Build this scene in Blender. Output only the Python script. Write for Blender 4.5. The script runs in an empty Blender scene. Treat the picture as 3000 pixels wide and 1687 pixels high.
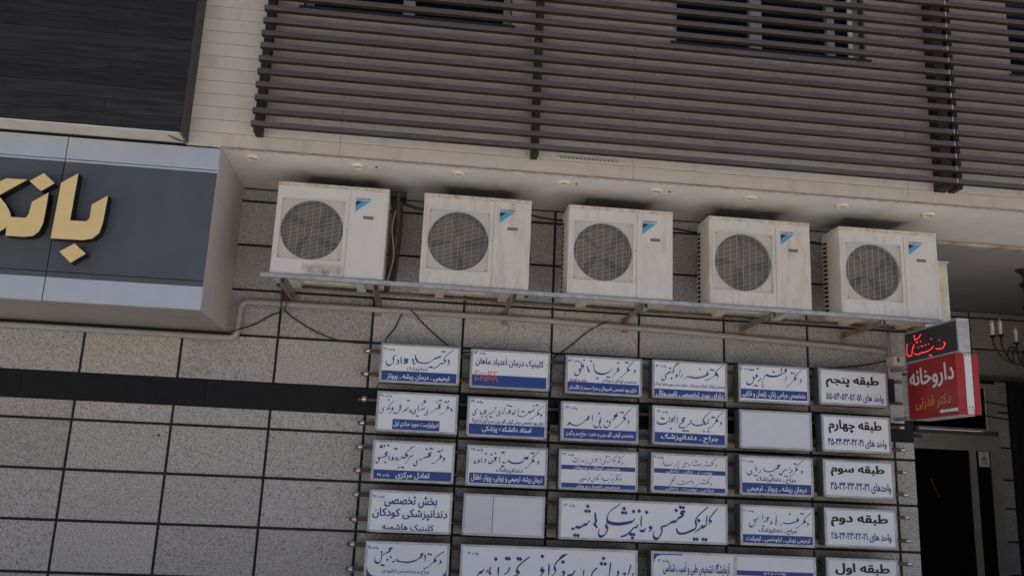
import bpy, bmesh, math, random
from mathutils import Vector, Matrix
R = math.radians
rnd = random.Random(7)
scene = bpy.context.scene
COL = scene.collection

# ------------------------------------------------------------------ camera
cam_d = bpy.data.cameras.new('camera')
cam = bpy.data.objects.new('camera', cam_d); COL.objects.link(cam)
cam_d.sensor_fit = 'HORIZONTAL'; cam_d.sensor_width = 36.0
cam_d.lens = 30.233; cam_d.clip_start = 0.05; cam_d.clip_end = 2000
cam.location = (3.6612, -7.5603, 1.6350)
cam.rotation_mode = 'XYZ'
cam.matrix_world = Matrix.Translation(cam.location) @ (Matrix.Rotation(R(-5.745), 4, 'Z') @ Matrix.Rotation(R(90 + 12.801), 4, 'X') @ Matrix.Rotation(R(2.5087), 4, 'Z'))
scene.camera = cam

# ------------------------------------------------------------------ sky, sun, exposure
SUN_EL, SUN_AZ = 68.0, 12.0          # the sun stands behind the building
world = bpy.data.worlds.new('World'); scene.world = world; world.use_nodes = True
wn = world.node_tree.nodes; wl = world.node_tree.links
sky = wn.new('ShaderNodeTexSky'); sky.sky_type = 'NISHITA'; sky.sun_disc = False
sky.sun_elevation = R(SUN_EL); sky.sun_rotation = R(SUN_AZ); sky.air_density = 0.7; sky.dust_density = 6.0; sky.ozone_density = 1.0
wl.new(sky.outputs[0], wn['Background'].inputs[0]); wn['Background'].inputs[1].default_value = 0.13
sun_d = bpy.data.lights.new('sun', 'SUN'); sun_d.energy = 5.0; sun_d.angle = R(0.5); sun_d.color = (1.0, 0.955, 0.885)
sun = bpy.data.objects.new('sun', sun_d); COL.objects.link(sun)
sdir = Vector((math.sin(R(SUN_AZ)) * math.cos(R(SUN_EL)), math.cos(R(SUN_AZ)) * math.cos(R(SUN_EL)), math.sin(R(SUN_EL))))
sun.rotation_euler = (-sdir).to_track_quat('-Z', 'Y').to_euler()
scene.view_settings.view_transform = 'Standard'; scene.view_settings.look = 'None'
scene.view_settings.gamma = 1.0; scene.view_settings.use_curve_mapping = False
scene.view_settings.exposure = 0.42
scene.cycles.max_bounces = 8; scene.cycles.diffuse_bounces = 5

# ------------------------------------------------------------------ helpers
class MB:
    """collects simple shapes; build() links them as one mesh object"""
    def __init__(s): s.v = []; s.f = []; s.m = []; s.mi = 0
    def add(s, vs, fs):
        n = len(s.v); s.v += [tuple(p) for p in vs]; s.f += [tuple(i + n for i in f) for f in fs]; s.m += [s.mi] * len(fs); return s
    def box(s, x0, x1, y0, y1, z0, z1):
        return s.add([(x0,y0,z0),(x1,y0,z0),(x1,y1,z0),(x0,y1,z0),(x0,y0,z1),(x1,y0,z1),(x1,y1,z1),(x0,y1,z1)],
                     [(0,3,2,1),(4,5,6,7),(0,1,5,4),(1,2,6,5),(2,3,7,6),(3,0,4,7)])
    def cbox(s, x0, x1, y0, y1, z0, z1, c=.003):
        """box whose front (-Y) edges are chamfered"""
        def ring(d, y): return [(x0+d,y,z0+d),(x1-d,y,z0+d),(x1-d,y,z1-d),(x0+d,y,z1-d)]
        vs = ring(c, y0) + ring(0, y0 + c) + ring(0, y1)
        fs = [(0,1,2,3), (8,11,10,9)]
        for a in (0, 4):
            for i in range(4): j = (i+1) % 4; fs.append((a+i, a+4+i, a+4+j, a+j))
        return s.add(vs, fs)
    def obox(s, p, q, w, h, up=(0,0,1)):
        """bar from p to q, w across, h along up"""
        p, q = Vector(p), Vector(q); d = (q-p).normalized(); sd = d.cross(Vector(up)).normalized(); u = sd.cross(d)
        vs = []
        for e in (p, q):
            for a, b in ((-1,-1),(1,-1),(1,1),(-1,1)): vs.append(e + sd*a*w/2 + u*b*h/2)
        return s.add(vs, [(0,1,2,3),(7,6,5,4),(0,4,5,1),(1,5,6,2),(2,6,7,3),(3,7,4,0)])
    def tube(s, pts, r, n=10, caps=True, smooth=0):
        pts = [Vector(p) for p in pts]
        if smooth: pts = catmull(pts, smooth)
        rs = r if isinstance(r, (list, tuple)) else [r]*len(pts)
        base = len(s.v); pu = None; vs = []; fs = []
        for i, p in enumerate(pts):
            d = (pts[min(i+1,len(pts)-1)] - pts[max(i-1,0)]).normalized()
            if pu is None:
                pu = Vector((0,0,1)) if abs(d.z) < .9 else Vector((1,0,0))
            u = (pu - d*pu.dot(d)).normalized(); w = d.cross(u); pu = u
            for k in range(n):
                a = 2*math.pi*k/n; vs.append(p + (u*math.cos(a) + w*math.sin(a))*rs[i])
        for i in range(len(pts)-1):
            for k in range(n):
                l = (k+1) % n; fs.append((i*n+k, i*n+l, (i+1)*n+l, (i+1)*n+k))
        if caps:
            fs.append(tuple(range(n))[::-1]); fs.append(tuple((len(pts)-1)*n+k for k in range(n)))
        return s.add(vs, fs)
    def lathe(s, c, prof, axis='Z', n=20, caps=True):
        """prof: (radius, height along axis)"""
        c = Vector(c); vs = []; fs = []
        for r, h in prof:
            for k in range(n):
                a = 2*math.pi*k/n; x, y = r*math.cos(a), r*math.sin(a)
                vs.append(c + Vector({'Z':(x,y,h),'Y':(x,h,y),'X':(h,x,y)}[axis]))
        for i in range(len(prof)-1):
            for k in range(n):
                l = (k+1) % n; fs.append((i*n+k, i*n+l, (i+1)*n+l, (i+1)*n+k))
        if caps: fs.append(tuple(range(n))[::-1]); fs.append(tuple((len(prof)-1)*n+k for k in range(n)))
        return s.add(vs, fs)
    def prism(s, poly, y0, y1):
        """outline in x,z pushed from y0 (front) to y1"""
        n = len(poly); vs = [(x,y0,z) for x,z in poly] + [(x,y1,z) for x,z in poly]
        fs = [tuple(range(n)), tuple(range(2*n-1, n-1, -1))] + [(i, i+n, (i+1)%n+n, (i+1)%n) for i in range(n)]
        return s.add(vs, fs)
    def mesh(s, name, mats, smooth=False):
        me = bpy.data.meshes.new(name); me.from_pydata(s.v, [], s.f)
        for m in (mats if isinstance(mats, (list, tuple)) else [mats]): me.materials.append(m)
        if any(s.m): me.polygons.foreach_set('material_index', s.m)
        bm = bmesh.new(); bm.from_mesh(me); bmesh.ops.recalc_face_normals(bm, faces=bm.faces); bm.to_mesh(me); bm.free()
        if smooth:
            me.polygons.foreach_set('use_smooth', [True]*len(me.polygons))
            try: me.set_sharp_from_angle(angle=R(40))
            except Exception: pass
        me.update(); return me
    def build(s, name, mats, parent=None, smooth=False, loc=None):
        return link(name, s.mesh(name, mats, smooth), parent, loc)
def catmull(p, k):
    out = []
    for i in range(len(p)-1):
        a, b, c, d = p[max(i-1,0)], p[i], p[i+1], p[min(i+2,len(p)-1)]
        for t in range(k):
            u = t/k; out.append(.5*((2*b) + (c-a)*u + (2*a-5*b+4*c-d)*u*u + (3*b-a-3*c+d)*u**3))
    out.append(p[-1]); return out
def link(name, me, parent=None, loc=None):
    o = bpy.data.objects.new(name, me); COL.objects.link(o)
    if parent: o.parent = parent
    if loc: o.location = loc
    return o
def tag(o, label=None, cat=None, group=None, kind=None):
    if label: o['label'] = label
    if cat: o['category'] = cat
    if group: o['group'] = group
    if kind: o['kind'] = kind
    return o
def thing(name, label, cat, loc=(0,0,0), group=None):
    return tag(link(name, None, None, loc), label, cat, group)

# ------------------------------------------------------------------ materials
def mat(name, col, rough=.6, metal=0.0, var=0.0, vscale=6.0, col2=None, bump=0.0, bscale=60.0, stretch=(1,1,1), spec=.5, rand=0.0, emit=None):
    m = bpy.data.materials.new(name); m.use_nodes = True; nt = m.node_tree; N = nt.nodes; L = nt.links
    b = N['Principled BSDF']; b.inputs['Roughness'].default_value = rough; b.inputs['Metallic'].default_value = metal
    b.inputs['Specular IOR Level'].default_value = spec
    b.inputs['Base Color'].default_value = (*col, 1)
    out = None
    if var or col2 or bump or rand:
        tc = N.new('ShaderNodeTexCoord'); mp = N.new('ShaderNodeMapping'); mp.inputs['Scale'].default_value = stretch
        oi = N.new('ShaderNodeObjectInfo'); L.new(tc.outputs['Object'], mp.inputs[0])
        mul = N.new('ShaderNodeMath'); mul.operation = 'MULTIPLY'; mul.inputs[1].default_value = 37.0; L.new(oi.outputs['Random'], mul.inputs[0])
    if var or col2:
        n = N.new('ShaderNodeTexNoise'); n.noise_dimensions = '4D'; n.inputs['Scale'].default_value = vscale; n.inputs['Detail'].default_value = 5; n.inputs['Roughness'].default_value = .65
        L.new(mp.outputs[0], n.inputs['Vector']); L.new(mul.outputs[0], n.inputs['W'])
        rp = N.new('ShaderNodeValToRGB'); e = rp.color_ramp.elements
        c2 = col2 or tuple(c*(1-var) for c in col)
        e[0].position = .35; e[0].color = (*c2, 1); e[1].position = .65; e[1].color = (*col, 1)
        L.new(n.outputs['Fac'], rp.inputs[0]); out = rp.outputs[0]
    if rand:
        hs = N.new('ShaderNodeHueSaturation'); mr = N.new('ShaderNodeMapRange'); mr.inputs['To Min'].default_value = 1-rand; mr.inputs['To Max'].default_value = 1+rand
        L.new(oi.outputs['Random'], mr.inputs['Value']); L.new(mr.outputs[0], hs.inputs['Value'])
        if out: L.new(out, hs.inputs['Color'])
        else: hs.inputs['Color'].default_value = (*col, 1)
        out = hs.outputs[0]
    if out: L.new(out, b.inputs['Base Color'])
    if bump:
        n2 = N.new('ShaderNodeTexNoise'); n2.inputs['Scale'].default_value = bscale; n2.inputs['Detail'].default_value = 3; L.new(mp.outputs[0], n2.inputs['Vector'])
        bp = N.new('ShaderNodeBump'); bp.inputs['Strength'].default_value = bump; bp.inputs['Distance'].default_value = .01
        L.new(n2.outputs['Fac'], bp.inputs['Height']); L.new(bp.outputs[0], b.inputs['Normal'])
    if emit:
        b.inputs['Emission Color'].default_value = (*emit[0], 1); b.inputs['Emission Strength'].default_value = emit[1]
    return m
def overlay(m, mask_fn, col, amount=1.0):
    """mix a stain or shade colour over a material's base colour; mask_fn(nodes, links, object_coord_socket) -> factor socket"""
    nt = m.node_tree; N = nt.nodes; L = nt.links; b = N['Principled BSDF']
    tc = N.new('ShaderNodeTexCoord'); f = mask_fn(N, L, tc.outputs['Object'])
    mx = N.new('ShaderNodeMix'); mx.data_type = 'RGBA'
    src = b.inputs['Base Color'].links
    if src: L.new(src[0].from_socket, mx.inputs['A'])
    else: mx.inputs['A'].default_value = b.inputs['Base Color'].default_value
    mx.inputs['B'].default_value = (*col, 1)
    a = N.new('ShaderNodeMath'); a.operation = 'MULTIPLY'; a.inputs[1].default_value = amount; a.use_clamp = True; L.new(f, a.inputs[0])
    L.new(a.outputs[0], mx.inputs['Factor']); L.new(mx.outputs['Result'], b.inputs['Base Color']); return m
def M1(N, L, op, a, b=None, clamp=False):
    n = N.new('ShaderNodeMath'); n.operation = op; n.use_clamp = clamp
    for i, v in enumerate((a, b)):
        if v is None: continue
        if isinstance(v, (int, float)): n.inputs[i].default_value = v
        else: L.new(v, n.inputs[i])
    return n.outputs[0]
def noise_mask(scale, lo, hi, stretch=(1,1,1), box=None, soft=.05, warp=0.0):
    """noise threshold, optionally limited to a soft box ((x0,x1),(y0,y1),(z0,z1)) in object space"""
    def fn(N, L, co):
        mp = N.new('ShaderNodeMapping'); mp.inputs['Scale'].default_value = stretch; L.new(co, mp.inputs[0])
        n = N.new('ShaderNodeTexNoise'); n.noise_dimensions = '4D'; n.inputs['Scale'].default_value = scale; n.inputs['Detail'].default_value = 6; n.inputs['Roughness'].default_value = .6; L.new(mp.outputs[0], n.inputs['Vector'])
        oi = N.new('ShaderNodeObjectInfo'); L.new(M1(N, L, 'MULTIPLY', oi.outputs['Random'], 23.0), n.inputs['W'])
        mr = N.new('ShaderNodeMapRange'); mr.inputs['From Min'].default_value = lo; mr.inputs['From Max'].default_value = hi; L.new(n.outputs['Fac'], mr.inputs['Value'])
        f = mr.outputs[0]
        if box:
            sp = N.new('ShaderNodeSeparateXYZ'); L.new(co, sp.inputs[0])
            for i, rg in enumerate(box):
                if rg is None: continue
                v = sp.outputs[i]
                if warp: v = M1(N, L, 'ADD', v, M1(N, L, 'MULTIPLY', M1(N, L, 'SUBTRACT', n.outputs['Fac'], .5), warp))
                for sgn, lim in ((1, rg[0]), (-1, rg[1])):
                    d = M1(N, L, 'SUBTRACT', v, lim) if sgn > 0 else M1(N, L, 'SUBTRACT', lim, v)
                    f = M1(N, L, 'MULTIPLY', f, M1(N, L, 'DIVIDE', d, soft, True))
        return f
    return fn
def granite(name, base, dark, lo=.50):
    m = bpy.data.materials.new(name); m.use_nodes = True; nt = m.node_tree; N = nt.nodes; L = nt.links; b = N['Principled BSDF']
    b.inputs['Roughness'].default_value = .38
    tc = N.new('ShaderNodeTexCoord'); oi = N.new('ShaderNodeObjectInfo')
    w = M1(N, L, 'MULTIPLY', oi.outputs['Random'], 91.0)
    def noise(scale, det, rough):
        n = N.new('ShaderNodeTexNoise'); n.noise_dimensions = '4D'; n.inputs['Scale'].default_value = scale; n.inputs['Detail'].default_value = det; n.inputs['Roughness'].default_value = rough
        L.new(tc.outputs['Object'], n.inputs['Vector']); L.new(w, n.inputs['W']); return n.outputs['Fac']
    def ramp(src, stops):
        r = N.new('ShaderNodeValToRGB'); e = r.color_ramp.elements
        e[0].position, e[0].color = stops[0][0], (*stops[0][1], 1); e[1].position, e[1].color = stops[-1][0], (*stops[-1][1], 1)
        for p, c in stops[1:-1]: q = e.new(p); q.color = (*c, 1)
        L.new(src, r.inputs[0]); return r.outputs[0]
    c1 = ramp(noise(55, 2, .6), [(.32, tuple(c*.74 for c in base)), (.5, base), (.66, tuple(min(1, c*1.22) for c in base))])
    pink = ramp(noise(38, 1, .5), [(.45, (1,1,1)), (.62, (1.0,.93,.86))])
    mu = N.new('ShaderNodeMix'); mu.data_type = 'RGBA'; mu.blend_type = 'MULTIPLY'; mu.inputs['Factor'].default_value = 1; L.new(c1, mu.inputs['A']); L.new(pink, mu.inputs['B'])
    fl = noise(85, 2.5, .75)
    k = N.new('ShaderNodeMapRange'); k.inputs['From Min'].default_value = .568; k.inputs['From Max'].default_value = .622; L.new(fl, k.inputs['Value'])
    mx = N.new('ShaderNodeMix'); mx.data_type = 'RGBA'; L.new(k.outputs[0], mx.inputs['Factor']); L.new(mu.outputs['Result'], mx.inputs['A']); mx.inputs['B'].default_value = (*dark, 1)
    hs = N.new('ShaderNodeHueSaturation'); mr = N.new('ShaderNodeMapRange'); mr.inputs['To Min'].default_value = .85; mr.inputs['To Max'].default_value = 1.08
    L.new(oi.outputs['Random'], mr.inputs['Value']); L.new(mr.outputs[0], hs.inputs['Value']); L.new(mx.outputs['Result'], hs.inputs['Color'])
    L.new(hs.outputs[0], b.inputs['Base Color']); return m

G = granite('granite', (.455,.43,.40), (.035,.036,.042))
BLACK_G = mat('black_granite', (.010,.010,.011), .35, var=.5, vscale=18, rand=.15, spec=.25)
JOINT = mat('dark_joint', (.022,.020,.019), .8, var=.4, vscale=9)
BEIGE = mat('beige_cladding', (.60,.54,.46), .55, var=.07, vscale=22, stretch=(9,1,.6), rand=.03)
overlay(BEIGE, noise_mask(3.5, .50, .85, (2.5,1,.6)), (.30,.235,.17), .5)
PLANK = mat('dark_plank', (.011,.012,.016), .6, col2=(.034,.031,.030), vscale=4, stretch=(1.0,1,12), rand=.25, spec=.25)
PLASTER = mat('soffit_plaster', (.78,.75,.715), .8, var=.14, vscale=2.5)
CREAM = mat('cream_trim', (.64,.61,.56), .6, var=.15, vscale=8)
SILVER = mat('silver_panel', (.55,.58,.62), .34, .35, var=.08, vscale=3)
SLATE = mat('slate_panel', (.084,.092,.108), .42, 0, var=.14, vscale=1.6)
overlay(SLATE, noise_mask(4, .5, .85, (1,1,.4)), (.16,.15,.145), .35)
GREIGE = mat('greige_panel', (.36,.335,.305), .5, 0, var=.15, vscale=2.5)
GREIGE2 = mat('lightened_greige', (.58,.54,.49), .5, 0, var=.18, vscale=2.5)  # greige with skylight on the sign's side painted in; also the strip plate
GOLD = mat('gold_letter', (.80,.59,.27), .5, 0, var=.06, vscale=5)
BLACKP = mat('black_plastic', (.008,.008,.009), .4)
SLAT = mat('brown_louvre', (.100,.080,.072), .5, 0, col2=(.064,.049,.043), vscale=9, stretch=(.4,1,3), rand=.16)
SLAT_U = mat('louvre_dark_brown', (.012,.008,.0065), .75, col2=(.032,.024,.019), vscale=12, stretch=(.5,1,1))  # near-black brown for slat undersides and posts
TOP_BOUNCE = mat('slat_top_bounce', (.36,.31,.25), .9, var=.3, vscale=8, stretch=(.5,1,1))  # pale tops added out of view to bounce sky light onto the wall
AC_W = mat('ac_paint', (.73,.69,.63), .42, var=.07, vscale=5)
overlay(AC_W, noise_mask(6, .50, .80, (2.5,1,.6)), (.40,.34,.27), .45)
def ac_paint(k):
    y = (1.0, .95, .985, .93, .97)[k]
    m = mat('ac_paint', (.73*y**.6, .69*y, .63*y**1.5), .42, var=.07, vscale=5)
    return overlay(m, noise_mask(6, .48, .80, (2.5,1,.6)), (.38,.315,.24), (.35,.6,.45,.7,.5)[k])
AC_CAP = mat('ac_cap_paint', (.70,.655,.59), .45, col2=(.45,.37,.28), vscale=16)
AC_STAIN = mat('ac_paint_stained', (.73,.69,.63), .42, var=.07, vscale=5)
overlay(AC_STAIN, noise_mask(9, .36, .62, box=((.24,.60),None,(-.02,.125)), soft=.05, warp=.12), (.21,.17,.13), .85)
AC_DARK = mat('ac_dark_inside', (.012,.012,.013), .7)
AC_GRILL = mat('ac_grille_wire', (.42,.40,.37), .45, .2)
FAN = mat('fan_blade', (.080,.066,.050), .5)
AC_PAN = mat('ac_base_pan', (.74,.69,.59), .5, col2=(.55,.47,.37), vscale=7)
LOGO_B = mat('logo_blue', (.075,.36,.55), .4); LOGO_T = mat('logo_text_blue', (.03,.15,.33), .4); LOGO_D = mat('logo_dark', (.035,.03,.045), .4)
PLATE = mat('name_plate', (.20,.18,.16), .4, .3)
GALV = mat('galvanised_steel', (.50,.50,.50), .5, .2, var=.35, vscale=14)
RUSTY = mat('rusty_painted_steel', (.36,.32,.27), .6, .2, col2=(.20,.13,.085), vscale=10)
PIPE = mat('grey_pipe', (.42,.39,.36), .45, var=.22, vscale=5, stretch=(1,4,4))
CABLE = mat('black_cable', (.014,.013,.013), .5)
INSUL = mat('pipe_insulation', (.10,.078,.06), .8, var=.5, vscale=12)
FRAME = mat('sign_frame_aluminium', (.50,.52,.53), .38, .55, var=.35, vscale=10)
SIDE = mat('sign_side_sheet', (.21,.205,.20), .55, .3, var=.3, vscale=7)
WHITE = mat('sign_white_face', (.82,.83,.845), .30, var=.05, vscale=3, rand=.045)
overlay(WHITE, noise_mask(9, .58, .85, (1,1,2)), (.45,.43,.41), .35)
BLANK = mat('sign_blank_film', (.70,.72,.75), .3, var=.05, vscale=9, bump=.25, bscale=9)
NAVY = mat('navy_print', (.018,.058,.27), .4, var=.1, vscale=6)
INK = {'n': mat('navy_ink', (.016,.042,.23), .5), 'w': mat('white_ink', (.76,.77,.78), .45), 'k': mat('black_ink', (.010,.009,.009), .45), 'o': mat('orange_ink', (.72,.16,.06), .45), 'y': mat('yellow_ink', (.55,.31,.03), .45)}
COPPER = mat('brown_tube', (.115,.045,.028), .38, .25, col2=(.20,.11,.075), vscale=6, stretch=(.7,1,1))
CHROME = mat('chrome', (.62,.60,.56), .16, .9)
SCREW = mat('rusty_screw', (.13,.07,.05), .7)
RED = mat('red_sign_film', (.39,.022,.025), .38, var=.12, vscale=4)
LEDP = mat('led_dark_panel', (.055,.052,.052), .35, var=.2, vscale=7)
LED_ON = mat('red_led', (.5,.02,.02), .4, emit=((1.0,.03,.05), 1.5))
GHOST = mat('unlit_led', (.06,.05,.05), .5)
DOORF = mat('door_frame_metal', (.46,.42,.35), .45, .3, var=.2, vscale=6)
GLASS = mat('dark_glass', (.006,.007,.008), .12, spec=.5)
WIN_F = mat('window_frame', (.42,.41,.40), .5, .2)
SHUT = mat('dark_shutter', (.020,.021,.024), .5, var=.3, vscale=5, stretch=(8,1,.5))
IRON = mat('wrought_iron', (.018,.014,.012), .5, .3)
CANDLE = mat('candle_sleeve', (.55,.53,.50), .4)
PAVE = mat('pavement_stone', (.52,.505,.48), .75, var=.2, vscale=1.2, rand=.08)
ROAD = mat('asphalt', (.075,.073,.070), .9, var=.25, vscale=3)
GROUND = mat('ground', (.30,.27,.23), .95, var=.2, vscale=.3)
SOOT = (.045,.030,.022)

# ------------------------------------------------------------------ ground, road, pavement
tag(MB().box(-400, 400, -400, 400, -.30, -.16).build('ground', GROUND), kind='structure')
tag(MB().box(-200, 200, -24, -11.02, -.155, -.12).build('road', ROAD), kind='structure')
pv = tag(MB().box(-60, 60, -10.82, 9, -.15, 0).build('pavement', PAVE), kind='structure')
for i in range(40):
    MB().cbox(-.49, .49, -.1, .1, -.14, .012, .01).build('kerbstone', PAVE, pv, loc=(-16 + i, -10.92, 0))

# ------------------------------------------------------------------ granite ground-floor wall
ZC = 4.12                                    # underside of the soffit
LOW = [-.02, .386, .789, 1.193, 1.596, 2.0, 2.168]
HIGH = [2.383, 2.787, 3.190, 3.594, 3.998, ZC]
gw = thing('granite_wall', 'speckled beige granite tile wall with dark joints behind the signs', 'wall')
MB().box(-3, 8.19, .013, .30, 0, ZC - .001).build('backing', JOINT, gw)
_tm = {}
def tile(w, h, m, parent, x, z, y=0.0, name='tile', j=.0112):
    k = (round(w,3), round(h,3), m.name)
    if k not in _tm: _tm[k] = MB().cbox(-w/2+j, w/2-j, 0, .02, -h/2+j, h/2-j, .0025).mesh('tile', m)
    o = link(name, _tm[k], parent, (x, y + rnd.uniform(-.0012,.0012), z)); return o
edges = [.8*k for k in range(-2, 11)] + [8.20]
for rows in (LOW, HIGH):
    for a, b in zip(rows, rows[1:]):
        if b < .7: continue
        for c, d in zip(edges, edges[1:]):
            if d < 0: continue
            tile(d-c, b-a, G, gw, (c+d)/2, (a+b)/2)
for c in range(-1, 6):
    x0, x1 = c*1.5 + .35, min(c*1.5 + 1.85, 8.19)
    tile(x1-x0, .215, BLACK_G, gw, (x0+x1)/2, 2.2755, -.004, 'dark_slab', .0006)
MB().box(-2, 8.19, -.001, .014, 2.166, 2.174).build('trim_strip', JOINT, gw)
MB().box(-2, 8.19, -.001, .014, 2.377, 2.385).build('trim_strip', JOINT, gw)

# recessed entrance: back wall, side wall, ceiling lip
bw = thing('entrance_wall', 'dim granite tile wall at the back of the recessed entrance', 'wall')
BY = 2.9
MB().box(8.2, 11.08, BY+.013, BY+.3, 3.16, ZC).box(11.075, 14, BY+.013, BY+.3, 0, ZC).box(8.2, 9.2, BY+.013, BY+.3, 0, 3.16).build('backing', JOINT, bw)
be = [8.4, 9.2, 10.0, 10.8, 11.6, 12.4, 13.2, 14.0]
for a, b in zip([3.2166, 3.62, 4.033], [3.62, 4.033, ZC]):
    for c, d in zip(be, be[1:]): tile(d-c, b-a, G, bw, (c+d)/2, (a+b)/2, BY)
for a, b in zip([.386,.79,1.193,1.596,1.95,2.353,2.80],[.79,1.193,1.596,1.95,2.353,2.80,3.2166]):
    tile(.17, b-a, G, bw, 11.165, (a+b)/2, BY)
MB().box(13.2, 13.4, 0, BY, 0, ZC - .002).build('side_wall', GREIGE, bw)
fw = thing('light_block_wall', 'unseen granite tile wall added beyond the entrance opening to shade the recess', 'wall')  # unseen wall added to keep light out of the entrance recess
MB().box(10.9, 14.9, .013, .35, 0, ZC - .001).build('backing', JOINT, fw)
for a, b in zip([-.02,.386,.789,1.193,1.596,2.0,2.383,2.787,3.190,3.594,3.998], [.386,.789,1.193,1.596,2.0,2.383,2.787,3.190,3.594,3.998,ZC]):
    for c in range(5): tile(.8, b-a, G, fw, 11.3 + .8*c, (a+b)/2)
tag(MB().box(8.21, 13.19, -.35, BY-.0, .0005, .15).build('recess_dimming_floor', BLACK_G), kind='structure')  # unseen dark floor added to cut bounce light in the recess
wh = thing('wall_hole', 'small chipped hole with pale plaster in the lower left tiles', 'hole', (1.512, -.0012, 1.905))
MB().prism([(-.03,-.01),(-.012,-.026),(.014,-.018),(.024,.004),(.012,.030),(-.014,.034)], -.0006, .0).build('plaster_patch', mat('plaster_patch', (.50,.48,.46), .8, var=.3, vscale=50), wh)
MB().prism([(-.010,-.010),(.006,-.012),(.012,.002),(.002,.012),(-.012,.006)], -.0012, -.0007).build('hole', AC_DARK, wh)
MB().box(8.19, 9.74, .02, .10, ZC-.032, ZC-.002).build('ceiling_lip', mat('stained_lip', (.52,.47,.40), .6, col2=(.26,.17,.09), vscale=5), bw)

# ------------------------------------------------------------------ upper storey: cladding, windows, soffit
uf = thing('upper_facade', 'beige board-clad upper storey wall jutting out over the pavement', 'facade')
FY = -.97
WINS = [(2.49, 4.22), (5.63, 7.38), (8.75, 10.6)]
WZ = 5.40; BH = .1093; Z0 = 4.129
n = 0
while Z0 + n*BH < 7.2:
    za, zb = (ZC if n == 0 else Z0 + n*BH), Z0 + (n+1)*BH
    cuts = [1.70, 2.89, 5.29, 7.69, 10.09, 12.5]
    segs = list(zip(cuts, cuts[1:]))
    if zb > WZ + .02 and za < 6.9:
        out = []
        for s0, s1 in segs:
            parts = [(s0, s1)]
            for w0, w1 in WINS:
                nx = []
                for p0, p1 in parts:
                    if w1 <= p0 or w0 >= p1: nx.append((p0, p1))
                    else:
                        if w0 > p0: nx.append((p0, w0))
                        if w1 < p1: nx.append((w1, p1))
                parts = nx
            out += parts
        segs = out
    for s0, s1 in segs:
        if s1 - s0 > .03: MB().cbox(s0+.0012, s1-.0012, FY + rnd.uniform(-.0008,.0008), FY+.03, za+.0016, zb-.0016, .002).build('cladding_board', BEIGE, uf)
    n += 1
bk = MB().box(1.72, 12.5, FY+.022, FY+.06, ZC+.003, WZ+.015)
for a, b in ((1.72,2.47),(4.24,5.61),(7.40,8.73),(10.62,12.5)): bk.box(a, b, FY+.022, FY+.16, WZ+.0152, 7.2)
bk.build('backing', mat('cladding_joint', (.16,.12,.09), .8), uf)
MB().box(-3, 14, FY+.19, 9, ZC+.014, 7.25).box(-3, 14, FY, FY+.189, 7.21, 7.25).box(-3, 1.70, FY+.005, FY+.188, ZC+.014, 7.2).build('core', mat('unlit_core', (.10,.095,.09), .8), uf)
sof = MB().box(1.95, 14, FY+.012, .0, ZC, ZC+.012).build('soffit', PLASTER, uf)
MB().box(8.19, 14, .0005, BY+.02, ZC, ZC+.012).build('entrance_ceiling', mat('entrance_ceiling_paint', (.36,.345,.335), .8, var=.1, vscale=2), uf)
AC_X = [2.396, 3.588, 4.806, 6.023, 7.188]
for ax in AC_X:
    overlay(PLASTER, noise_mask(2.2, .10, .75, box=((ax-.10,ax+1.02),(-.74,.2),None), soft=.24, warp=.25), (.12,.10,.09), .52)  # soft shadow of each unit painted into the soffit colour
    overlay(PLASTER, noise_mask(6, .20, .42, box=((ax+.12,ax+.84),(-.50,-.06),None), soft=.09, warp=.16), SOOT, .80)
overlay(PLASTER, noise_mask(16, .42, .60, box=(None,(-1.0,-.90),None), soft=.02, warp=.06), (.33,.25,.17), .55)
MB().box(1.97, 12.5, FY-.004, FY+.012, ZC-.004, ZC+.006).build('drip_edge', mat('drip_edge', (.40,.34,.27), .7, col2=(.24,.17,.12), vscale=14), uf)
def window(x0, x1, mull):
    w = MB().box(x0-.02, x1+.02, FY+.165, FY+.175, WZ, 6.9).build('window', GLASS, uf)
    f = MB().box(x0, x1, FY+.11, FY+.164, WZ+.02, WZ+.07).box(x0, x0+.06, FY+.11, FY+.164, WZ+.071, 6.9).box(x1-.06, x1, FY+.11, FY+.164, WZ+.071, 6.9)
    for a, b in mull: f.box(a, b, FY+.11, FY+.164, WZ+.071, 6.9)
    f.build('frame', WIN_F, w)
    MB().box(x0-.03, x1+.03, FY-.03, FY+.16, WZ-.035, WZ+.0).build('sill', mat('sill_shadow_dark', (.055,.045,.04), .6), w)  # dark colour paints in the black shadow below the window
window(*WINS[0], [(3.30,3.40)]); window(*WINS[1], [(6.36,6.47),(7.08,7.15)]); window(*WINS[2], [(9.6,9.7)])
MB().box(7.27, 7.31, FY+.09, FY+.105, WZ+.05, 6.9).build('curtain_edge', mat('white_curtain', (.82,.82,.80), .7), uf)

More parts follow.
